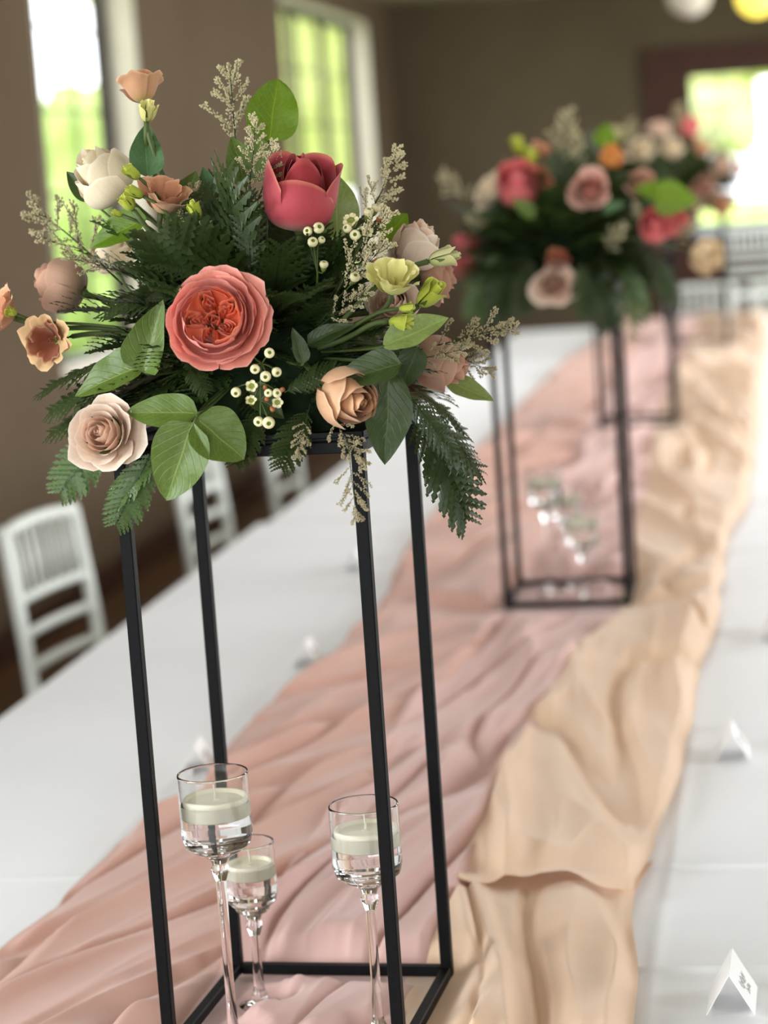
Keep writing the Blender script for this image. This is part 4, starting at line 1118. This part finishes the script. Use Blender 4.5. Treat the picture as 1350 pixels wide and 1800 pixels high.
UPN = Vector((0.1328, -0.4686, 0.8278))
for lb, a, b, n, k in (
    ('long fern frond hanging down outside the back right leg of the nearest stand', (0.1595, -0.0600, 1.4181), (0.2322, -0.0600, 1.3235), (0.6395, -0.6538, 0.3790), 1),
    ('fern frond arching over the back right corner of the nearest tray', (0.1694, -0.1000, 1.4337), (0.2421, -0.0800, 1.3716), (0.4304, -0.4130, 0.8569), 0),
    ('short fern frond at the right side of the nearest tray', (0.1678, -0.1200, 1.4502), (0.2126, -0.1200, 1.3910), (0.4511, -0.6546, 0.5900), 2),
    ('fern frond reaching right under the mauve tan rose', (0.1585, -0.0400, 1.4482), (0.2187, 0.0000, 1.4022), (0.2166, -0.3474, 0.8558), 0),
    ('fern frond hanging over the front left leg of the nearest stand', (-0.0917, -0.1400, 1.4082), (-0.1299, -0.1600, 1.3346), (0.4593, -0.7831, 0.4072), 3),
    ('fern frond below the lower left blush rose, lying over the tray corner', (-0.0792, -0.1400, 1.4018), (-0.1448, -0.1500, 1.3668), (0.2459, -0.5579, 0.7863), 3),
    ('fern frond at far left below the brown peach lisianthus', (-0.1379, -0.0600, 1.4955), (-0.2376, -0.0400, 1.4810), (0.1224, -0.3478, 0.9613), 0),
    ('fern frond at far left beside the blush rose, middle one', (-0.1307, -0.0800, 1.4792), (-0.2266, -0.0600, 1.4494), (0.2459, -0.5579, 0.7863), 2),
    ('fern frond at far left beside the blush rose, lowest one', (-0.1291, -0.0700, 1.4604), (-0.2275, -0.0600, 1.4272), (0.2334, -0.4449, 0.8704), 2),
    ('fern frond drooping left behind the lower left blush rose', (-0.1764, 0.0200, 1.4225), (-0.2435, 0.0000, 1.3488), (0.4468, -0.6701, 0.4913), 3),
    ('fern frond pointing up between peach lisianthus and magenta rose', (-0.0090, -0.0500, 1.5815), (-0.0468, -0.0400, 1.6652), (0.2790, -0.9125, 0.4354), 0),
    ('fern frond upright left of the magenta rose', (0.0093, -0.0800, 1.5762), (0.0086, -0.0700, 1.6563), (-0.0207, -0.9758, 0.3570), 2),
    ('fern frond leaning right below the magenta rose', (0.0335, -0.0600, 1.5620), (0.0764, -0.0500, 1.6053), (0.1848, -0.9129, 0.5408), 2),
    ('fern frond above the coral rose on the left', (-0.0223, -0.1000, 1.5677), (-0.0838, -0.1000, 1.6115), (0.2584, -0.6709, 0.7022), 0),
    ('fern frond pointing left from the middle of the nearest bouquet', (-0.0527, -0.1000, 1.5580), (-0.1477, -0.0800, 1.5623), (0.2334, -0.4449, 0.8704), 0),
    ('fern frond under the coral rose on the left', (-0.0522, -0.1400, 1.4991), (-0.0254, -0.1650, 1.4672), (0.2708, -0.7839, 0.6181), 2),
    ('fern frond right of the waxflower cluster', (0.0503, -0.1500, 1.4595), (0.1009, -0.1500, 1.4850), (0.1599, -0.6868, 0.7090), 0),
    ('fern frond along the front edge of the nearest tray', (0.0658, -0.1200, 1.4383), (0.0499, -0.1700, 1.3996), (0.2666, -0.7994, 0.5195), 1),
    ('fern frond over the front edge of the nearest tray, left of the waxflower', (0.0193, -0.1200, 1.4407), (0.0044, -0.1700, 1.4063), (0.2708, -0.7839, 0.6181), 1)):
    fern(lb, a, b, n, k)

for lb, a, b, n, k in (
    ('tall pale sea lavender sprig at the top left of the bright backlit leaf', (-0.0207, 0.0400, 1.6531), (-0.0347, 0.0600, 1.7841), (0.3690, -0.9276, 0.2312), 0),
    ('pale sea lavender sprig against the bright backlit leaf stem', (0.0000, -0.0400, 1.6330), (0.0160, -0.0300, 1.7275), (0.0735, -0.9754, 0.2515), 1),
    ('pale sea lavender sprig leaning towards the magenta rose', (-0.0037, -0.0500, 1.6103), (0.0374, -0.0400, 1.6988), (0.2705, -0.9435, 0.2380), 1),
    ('sea lavender sprig reaching up left over the left blush rose', (-0.1597, 0.0400, 1.5678), (-0.2698, 0.1000, 1.6576), (0.2790, -0.9125, 0.4354), 3),
    ('short sea lavender sprig on the left above the brown peach lisianthus', (-0.1295, -0.0100, 1.5748), (-0.2063, 0.0000, 1.6018), (0.2919, -0.8659, 0.7314), 2),
    ('sea lavender sprig reaching up right beside the second window', (0.0854, 0.0200, 1.5782), (0.1488, 0.0600, 1.6828), (0.2705, -0.9435, 0.2380), 1),
    ('dense sea lavender sprig left of the upper blush rose', (0.0791, -0.0600, 1.5361), (0.1440, -0.0500, 1.6286), (0.1763, -0.9439, 0.3434), 0),
    ('dense sea lavender sprig left of the yellow lisianthus', (0.0759, -0.0800, 1.5204), (0.1412, -0.0600, 1.5988), (0.4717, -0.8961, 0.3231), 0),
    ('low sea lavender sprig above the yellow cluster stems', (0.0673, -0.1000, 1.5109), (0.1327, -0.0900, 1.5550), (0.2876, -0.8814, 0.6328), 1),
    ('long tan sea lavender sprig sticking out right past the mauve tan rose', (0.1362, 0.0000, 1.4752), (0.2576, 0.0000, 1.5029), (0.1934, -0.8818, 0.7382), 2),
    ('tan sea lavender sprig behind it drooping right', (0.1584, 0.0600, 1.4869), (0.2287, 0.0800, 1.4507), (0.1934, -0.8818, 0.7382), 3),
    ('tan sea lavender sprig over the mauve tan rose', (0.1466, -0.0300, 1.4714), (0.2161, -0.0200, 1.4833), (0.1934, -0.8818, 0.7382), 1),
    ('tan sea lavender sprig hanging below the tan rose', (0.0842, -0.1500, 1.4521), (0.1289, -0.1700, 1.3891), (0.3733, -0.9121, 0.3299), 2),
    ('tan sea lavender sprig over the tray edge left of the tan rose', (0.0772, -0.1600, 1.4479), (0.0662, -0.1800, 1.4002), (0.3733, -0.9121, 0.3299), 2),
    ('lowest tan sea lavender sprig dangling in front of the front right leg', (0.1136, -0.1700, 1.4135), (0.1201, -0.1800, 1.3369), (0.3733, -0.9121, 0.3299), 3),
    ('pale sea lavender sprig among ferns left of the peach lisianthus stems', (-0.0706, -0.0200, 1.5837), (-0.0596, 0.0000, 1.6654), (0.3733, -0.9121, 0.3299), 3),
    ('pale sea lavender sprig between magenta rose and ferns', (-0.0136, -0.0300, 1.5808), (-0.0233, -0.0200, 1.6398), (0.1763, -0.9439, 0.3434), 1)):
    caspia(lb, a, b, n, k)

wy = -.185; r_ = .0049
it = [((0.0455, -0.1850, 1.5017), (0.3197, -0.9355, 0.2346), r_ * 1.05, 'bud', 1), ((0.0302, -0.1850, 1.4876), (0.2344, -0.9159, -0.2208), r_, 'bud', 1), ((0.0408, -0.1870, 1.4800), (0.1549, -1.0215, -0.1500), r_ * 1.1, 'bud', 1), ((0.0509, -0.1850, 1.4837), (0.5110, -0.7783, -0.3051), r_, 'bud', 1),
      ((0.0097, -0.1850, 1.4663), (0.1295, -0.9551, -0.3620), r_ * 1.05, 'bud', 2), ((0.0259, -0.1870, 1.4707), (0.1720, -0.9594, 0.2448), r_ * 1.0, 'open', 2), ((0.0242, -0.1870, 1.4563), (0.1556, -0.7024, 0.6103), r_ * .95, 'open', 2), ((0.0424, -0.1870, 1.4632), (0.0692, -0.9909, 0.1528), r_ * .85, 'bud', 2), ((0.0498, -0.1850, 1.4626), (0.4632, -0.9272, 0.1257), r_ * .95, 'bud', 2),
      ((0.0557, -0.1850, 1.4656), (0.7337, -0.6534, 0.2736), r_ * .8, 'brown', 2), ((0.0389, -0.1850, 1.4687), (0.0614, -0.7028, 0.7158), r_ * .7, 'brown', 2), ((0.0400, -0.1860, 1.4576), (0.1085, -0.8731, -0.4753), r_ * .75, 'brown', 3), ((0.0499, -0.1860, 1.4538), (0.3351, -0.8922, -0.1782), r_ * .95, 'open', 3), ((0.0449, -0.1860, 1.4473), (0.4039, -0.8253, -0.4957), r_ * .85, 'brown', 3),
      ((0.0306, -0.1870, 1.4364), (0.0542, -1.0452, -0.1926), r_ * 1.05, 'bud', 3), ((0.0404, -0.1880, 1.4349), (0.2533, -1.0056, -0.1568), r_ * 1.25, 'bud', 3)]
waxflower('cream waxflower cluster hanging below the coral garden rose', (0.0142, -0.1300, 1.4981), [(0.0340, -0.1700, 1.4904), (0.0332, -0.1780, 1.4733), (0.0318, -0.1780, 1.4550)], it)
it = [((0.0722, -0.0800, 1.6141), (-0.1235, -1.0072, 0.2651), r_, 'bud', 2), ((0.0823, -0.0800, 1.6163), (0.4593, -0.7831, 0.4072), r_ * 1.2, 'bud', 2), ((0.0764, -0.0850, 1.6026), (0.3651, -0.7835, 0.5127), r_ * 1.1, 'bud', 1), ((0.0844, -0.0800, 1.6042), (0.5160, -0.4437, 0.5540), r_ * .8, 'bud', 1), ((0.0854, -0.0800, 1.5790), (0.2209, -0.3319, 0.9545), r_ * .95, 'bud', 1)]
waxflower('cream waxflower buds just under the magenta rose', (0.0674, -0.0500, 1.5244), [(0.0765, -0.0700, 1.5716), (0.0757, -0.0750, 1.5948)], it)
it = [((0.1129, -0.0600, 1.6212), (-0.0414, -0.7342, 0.6239), r_ * 1.4, 'open', 2), ((0.1104, -0.0650, 1.6141), (-0.4482, -0.8445, 0.3549), r_, 'bud', 2), ((0.1169, -0.0650, 1.6068), (0.1720, -0.9594, 0.2448), r_ * 1.15, 'bud', 1), ((0.1274, -0.0600, 1.6094), (0.5453, -0.6542, 0.4845), r_ * 1.2, 'open', 1), ((0.1293, -0.0500, 1.6279), (0.3151, -0.3314, 0.8490), r_ * 1.1, 'bud', 2), ((0.1355, -0.0400, 1.6312), (0.3801, -0.1205, 0.8130), r_, 'bud', 2),
      ((0.1406, -0.0500, 1.6220), (0.5685, -0.1197, 0.6021), r_ * .9, 'brown', 2), ((0.1451, -0.0500, 1.6194), (0.6670, -0.1038, 0.5953), r_ * .9, 'brown', 2), ((0.1177, -0.0900, 1.5650), (0.4553, -0.6391, 0.6887), r_ * 1.1, 'bud', 0), ((0.1369, -0.0700, 1.5800), (0.5367, -0.6852, 0.2871), r_ * .8, 'brown', 1)]
waxflower('cream waxflower buds with brown seed heads left of the upper blush rose', (0.0819, -0.0600, 1.5331), [(0.1085, -0.0600, 1.5749), (0.1245, -0.0550, 1.6054)], it)

# ------------------------------------------------------------ second bouquet, out of focus
def fl1(lb, loc, d, R, style, key, name='rose', cat='rose', roll=0.0): return flower(name, cat, lb, loc, d, R, style, key, F1, roll, True, None, .6)
fl1('large pink blush rose facing the camera, centre of the second bouquet', (0.1919, 2.2400, 1.6099), (0.1249, -0.9596, 0.2975), .046, 'tea', 'pink')
fl1('coral red rose beside the creamy white bloom, upper left of the second bouquet', (0.0386, 2.3000, 1.6271), (-0.0025, -0.6055, 0.7539), .041, 'bud', 'rosepink')
fl1('creamy white many-petalled bloom at the left of the second bouquet', (-0.0267, 2.3600, 1.6224), (-0.6523, -0.4396, 0.5534), .048, 'mum', 'cream', 'chrysanthemum', 'flower')
fl1('upper coral pink rose at the left edge of the second bouquet', (-0.0839, 2.4000, 1.5076), (-0.6052, -0.4394, 0.5007), .038, 'side', 'rosepink')
fl1('lower pink rose at the left edge of the second bouquet', (-0.0989, 2.4200, 1.4625), (-0.6266, -0.5170, 0.0072), .034, 'side', 'rosepink', roll=2)
fl1('pale mauve rose at the bottom of the second bouquet', (0.1091, 2.2200, 1.4236), (0.0607, -1.0219, -0.0446), .046, 'teawide', 'blush')
fl1('rust brown bloom on top of the pale mauve rose in the second bouquet', (0.1198, 2.2200, 1.4706), (0.1599, -0.6868, 0.7090), .026, 'cup', 'rust', 'lisianthus', 'flower')
fl1('rust orange bloom right of the coral red rose in the second bouquet', (0.0852, 2.3000, 1.6320), (0.3483, -0.6860, 0.4981), .027, 'cup', 'rust', 'lisianthus', 'flower')
fl1('orange tulip-shaped rose at the top of the second bouquet', (0.2310, 2.3200, 1.6721), (0.2188, -0.3396, 0.9052), .032, 'side', 'orange')
fl1('left magenta pink rose of the pair on the right of the second bouquet', (0.3132, 2.2600, 1.5271), (0.0696, -0.8313, 0.5330), .031, 'bud', 'rosepink')
fl1('right magenta pink rose of the pair on the right of the second bouquet', (0.3477, 2.2800, 1.5311), (0.5453, -0.6542, 0.4845), .026, 'bud', 'rosepink')
fl1('tan cream rose hanging at the right edge of the second bouquet', (0.4116, 2.4000, 1.4535), (0.6766, -0.5437, -0.2985), .046, 'side', 'sand')
fl1('dusky blush rose above the green leaf in the second bouquet', (0.2878, 2.3600, 1.6131), (0.2541, -0.6864, 0.6035), .036, 'tea', 'mauve')
fl1('left yellow green bud at the top left of the second bouquet', (0.0416, 2.3400, 1.7069), (-0.1941, -0.3136, 0.8683), .020, 'lisibud', 'lime', 'lisianthus_bud', 'flower bud')
fl1('right yellow green bud at the top left of the second bouquet', (0.0653, 2.3200, 1.6800), (0.3151, -0.3314, 0.8490), .022, 'lisibud', 'lime', 'lisianthus_bud', 'flower bud')
fl1('peach lisianthus behind the yellow green buds of the second bouquet', (0.0854, 2.3600, 1.6912), (0.3968, -0.2180, 0.8276), .026, 'cup', 'peach', 'lisianthus', 'flower')
fl1('lime bud at the bottom left of the second bouquet', (-0.0741, 2.3600, 1.4322), (-0.2726, -0.8902, -0.1521), .014, 'lisibud', 'lime', 'lisianthus_bud', 'flower bud')
def lf1(lb, a, b, n, w, mat): return leaf(lb, a, b, n, w, mat, .08, .2, F1)
lf1('bright green leaf at the right of the second bouquet, largest', (0.3158, 2.2600, 1.5789), (0.4016, 2.2400, 1.5737), (0.1806, -0.9284, 0.4421), .9, 'leaf_bright')
lf1('green leaf left of the largest bright leaf in the second bouquet', (0.3371, 2.3000, 1.5846), (0.2766, 2.2800, 1.6059), (0.1806, -0.9284, 0.4421), .7, 'leaf_bright')
lf1('green leaf at the top of the second bouquet beside the orange rose', (0.2131, 2.3600, 1.6870), (0.2240, 2.3800, 1.7414), (0.1720, -0.9594, 0.2448), .8, 'leaf_bright')
lf1('dark green leaf at the middle left of the second bouquet', (0.0777, 2.2400, 1.5632), (0.0361, 2.2200, 1.6003), (-0.0079, -0.9292, 0.6531), .6, 'leaf')
lf1('green leaf reaching right below the pink blush rose', (0.2156, 2.2200, 1.5639), (0.2604, 2.2000, 1.5793), (0.1934, -0.8818, 0.7382), .55, 'leaf_blue')
for lb, a, b, k in (('pale sea lavender sprig at the far left of the second bouquet', (-0.0396, 2.3600, 1.5673), (-0.1286, 2.4000, 1.6519), 0), ('pale sea lavender sprig under the creamy white bloom', (0.0126, 2.3000, 1.5426), (-0.0656, 2.3000, 1.5614), 0),
                    ('tall pale sea lavender sprig at the top of the second bouquet', (0.1236, 2.3400, 1.6151), (0.1327, 2.4000, 1.7620), 0), ('second pale sea lavender sprig at the top of the second bouquet', (0.1547, 2.3200, 1.6248), (0.1630, 2.3600, 1.7249), 1),
                    ('pale sea lavender sprig in the middle of the second bouquet', (0.1991, 2.2200, 1.4658), (0.2559, 2.1800, 1.5368), 0), ('pale sea lavender sprig beside the pair of magenta roses', (0.3326, 2.2800, 1.4775), (0.3947, 2.2600, 1.5332), 0),
                    ('pale sea lavender sprig hanging under the second bouquet', (0.2570, 2.2600, 1.4262), (0.2602, 2.2400, 1.3132), 3), ('pale sea lavender sprig at the right below the bright leaf', (0.2792, 2.2600, 1.5270), (0.2815, 2.2200, 1.5753), 1)):
    caspia(lb, a, b, (0.1806, -0.9284, 0.4421), k)
for i, (a, b) in enumerate((((-0.0018, 2.3000, 1.4974), (-0.0604, 2.2800, 1.3629)), ((0.0229, 2.2800, 1.4852), (-0.0034, 2.2400, 1.3625)), ((0.2070, 2.2600, 1.4520), (0.2304, 2.2400, 1.3320)), ((0.2508, 2.3000, 1.4588), (0.2859, 2.2800, 1.3431)), ((0.3066, 2.3400, 1.4650), (0.3487, 2.3200, 1.3713)), ((0.0596, 2.2600, 1.4839), (0.0519, 2.2200, 1.3837)), ((0.1636, 2.2400, 1.4670), (0.1840, 2.2000, 1.3717)))):
    fern('green fern frond drooping from the underside of the second bouquet', a, b, (0.3608, -0.7990, 0.4140), (3, 1, 1, 3, 0, 1, 1)[i], 'drooping fronds of the second bouquet')

# ------------------------------------------------------------ third and farthest bouquets
def fl2(f, lb, loc, d, R, style, key, name='rose', cat='rose'): return flower(name, cat, lb, loc, d, R, style, key, f, 0.0, True, None, 0, nsep=0)
fl2(F2, 'cream white bloom at the top of the third bouquet, right of the orange rose', (0.1426, 5.4200, 1.6922), (0.0571, -0.7183, 0.6171), .058, 'mum', 'cream', 'chrysanthemum', 'flower')
fl2(F2, 'second cream white bloom of the third bouquet, further right', (0.2435, 5.4600, 1.6928), (0.4511, -0.6546, 0.5900), .050, 'mum', 'cream', 'chrysanthemum', 'flower')
fl2(F2, 'blush rose at the top of the third bouquet', (0.2006, 5.5600, 1.7534), (0.2166, -0.3474, 0.8558), .050, 'tea', 'blush')
fl2(F2, 'red pink rose bud highest on the third bouquet', (0.2997, 5.6000, 1.7583), (0.2858, -0.1209, 0.9185), .034, 'bud', 'rosepink')
fl2(F2, 'pale green bloom behind the top green leaf', (0.0605, 5.5000, 1.7399), (0.1306, -0.4763, 0.7785), .036, 'cup', 'palegreen', 'lisianthus', 'flower')
fl2(F2, 'tan lisianthus at the right of the third bouquet', (0.3344, 5.6000, 1.6790), (0.5852, -0.2172, 0.6167), .040, 'cup', 'tan', 'lisianthus', 'flower')
fl2(F3, 'pale cream rose at the upper right of the farthest bouquet', (0.3664, 8.6200, 1.6029), (0.4468, -0.6701, 0.4913), .060, 'tea', 'blush')
fl2(F3, 'dark red bloom at the right tip of the farthest bouquet', (0.4387, 8.7200, 1.5759), (0.7737, -0.2164, 0.4057), .036, 'cup', 'rosepink', 'lisianthus', 'flower')
fl2(F3, 'dusky pink rose at the left of the farthest bouquet', (0.2773, 8.5800, 1.4978), (0.0610, -0.8623, 0.3356), .064, 'tea', 'mauve')
fl2(F3, 'tan rose low on the right of the farthest bouquet', (0.3526, 8.6000, 1.4126), (0.4421, -0.8452, 0.0124), .056, 'tea', 'tan')
fl2(F3, 'pale blush rose low in the middle of the farthest bouquet', (0.2065, 8.5600, 1.3964), (0.1467, -0.8930, 0.0328), .056, 'tea', 'blush')
for f, lb, a, b, k in ((F2, 'pale sea lavender sprig at the top of the third bouquet', (0.2638, 5.5600, 1.6686), (0.2605, 5.6000, 1.8263), 0), (F2, 'pale sea lavender sprig at the upper left of the third bouquet', (0.1207, 5.5000, 1.6403), (0.0993, 5.5000, 1.7848), 0),
                       (F3, 'pale sea lavender sprig at the right of the farthest bouquet', (0.3301, 8.6000, 1.4993), (0.4744, 8.6000, 1.6486), 3), (F3, 'pale sea lavender sprig at the top of the farthest bouquet', (0.2808, 8.6000, 1.5823), (0.3221, 8.6000, 1.7860), 3)):
    caspia(lb, a, b, (0.1806, -0.9284, 0.4421), k)

# packed fern fronds
fill(F0, 96, 5, 'dark green fern frond packed into the nearest bouquet', 'packed fern fronds of the nearest bouquet')
fill(F1, 80, 8, 'dark green fern frond packed into the second bouquet', 'packed fern fronds of the second bouquet', .225, .215)
fill(F2, 52, 12, 'dark green fern frond packed into the third bouquet', 'packed fern fronds of the third bouquet', .24, .27)
fill(F3, 46, 15, 'dark green fern frond packed into the farthest bouquet', 'packed fern fronds of the farthest bouquet', .25, .27)

# ------------------------------------------------------------ stemmed glasses with floating candles
def supp(pr, e=.0006):
    # holding loops next to every corner keep the long faces flat-shaded
    out = [pr[0]]
    for (r0, z0), (r1, z1) in zip(pr, pr[1:]):
        L = math.hypot(r1 - r0, z1 - z0)
        if L > 4 * e:
            for t in (e / L, 1 - e / L): out.append((r0 + (r1 - r0) * t, z0 + (z1 - z0) * t))
        out.append((r1, z1))
    return out

def candle_glass(x, y, H, R, cup, label, clabel, group=None, lo=False, tilt=0.0):
    z0 = ZT + .0036; S_ = 24 if lo else 56
    t = thing('stemmed_candle_glass', label, 'candle holder', (x, y, z0), None, 1, group)
    m = MB(); zc = H - cup; th = .0018
    fr = R * .80
    prof = [(0, .0006), (fr * .6, .0), (fr, .0008), (fr + .0008, .0022), (fr * .8, .004), (fr * .35, .0075), (.009, .013), (.0062, .022), (.0052, .05), (.0052, zc * .6), (.0058, zc - .030), (.0085, zc - .022), (.0095, zc - .017), (.0078, zc - .011), (.010, zc - .006), (.018, zc - .001), (R * .72, zc + .004), (R * .92, zc + .010), (R, zc + .020),
            (R, H - .002), (R - .0004, H - .0003), (R - th * .5, H), (R - th, H - .0006), (R - th, zc + .022), (R * .9 - th, zc + .0135), (R * .70, zc + .0075), (R * .3, zc + .0055), (0, zc + .005)]
    m.lathe(supp(prof), S_); m.obj('glass', M['glass'], t, True, True)
    # water fills the lower part of the cup
    zw = zc + .005 + (H - zc) * .58; e = -.0002
    m = MB(); ri = R - th - e
    m.lathe(supp([(0, zc + .0048), (R * .3, zc + .0053), (R * .70, zc + .0073), (R * .9 - th - e, zc + .0133), (ri, zc + .0218), (ri, zw), (ri - .001, zw - .0006), (0, zw - .0006)]), S_); m.obj('water', M['water'], t, True, True)
    # floating candle: its own thing
    rc = ri * .955; hc = .022 * R / .0375; zb = zw - hc * .72
    c = thing('floating_candle', clabel, 'candle', (x + .0006, y, z0 + zb), None, 1, group and 'floating candles in the second group')
    m = MB(); m.lathe(supp([(0, 0), (rc * .90, 0), (rc * .95, .001), (rc, hc - .0022), (rc - .001, hc - .0005), (rc - .0026, hc), (rc * .90, hc - .0012), (rc * .84, hc - .0042), (rc * .5, hc - .0046), (rc * .12, hc - .0040), (.002, hc - .0025), (0, hc - .0022)]), S_); m.obj('wax', M['wax'], c, True, True)
    m = MB(); m.tube([(0, 0, hc - .004), (.0004, 0, hc + .004), (-.0008, .0005, hc + .012)], [.0014, .0011, .0009], 6); m.obj('wick', M['wick'], c)
    return t
for (gx, gy, gh, gr, gc, la, lb) in ((-.0722, -.082, .303, .0378, .088, 'tallest stemmed glass with water, inside the nearest stand on the left', 'white floating candle in the tallest glass'),
                                (-.0690, .036, .191, .0290, .078, 'shortest stemmed glass with its foot on the mauve cloth, behind the tallest glass', 'white floating candle in the shortest glass'),
                                (.0825, -.060, .259, .0372, .086, 'medium stemmed glass behind the front right leg of the nearest stand', 'white floating candle in the medium glass behind the front right leg')):
    candle_glass(gx, gy, gh, gr, gc, la, lb)
for (gx, gy, gh, gr, gc, la, lb) in ((.045, 2.445, .275, .037, .086, 'tallest blurred candle glass in the second stand, upper left', 'candle in the tallest glass of the second stand'),
                                (.085, 2.49, .225, .032, .080, 'middle blurred candle glass in the second stand, behind the others', 'candle in the middle glass of the second stand'),
                                (.122, 2.40, .190, .036, .084, 'lowest blurred candle glass in the second stand, on the right', 'candle in the lowest glass of the second stand')):
    candle_glass(gx, gy, gh, gr, gc, la, lb, None, True)
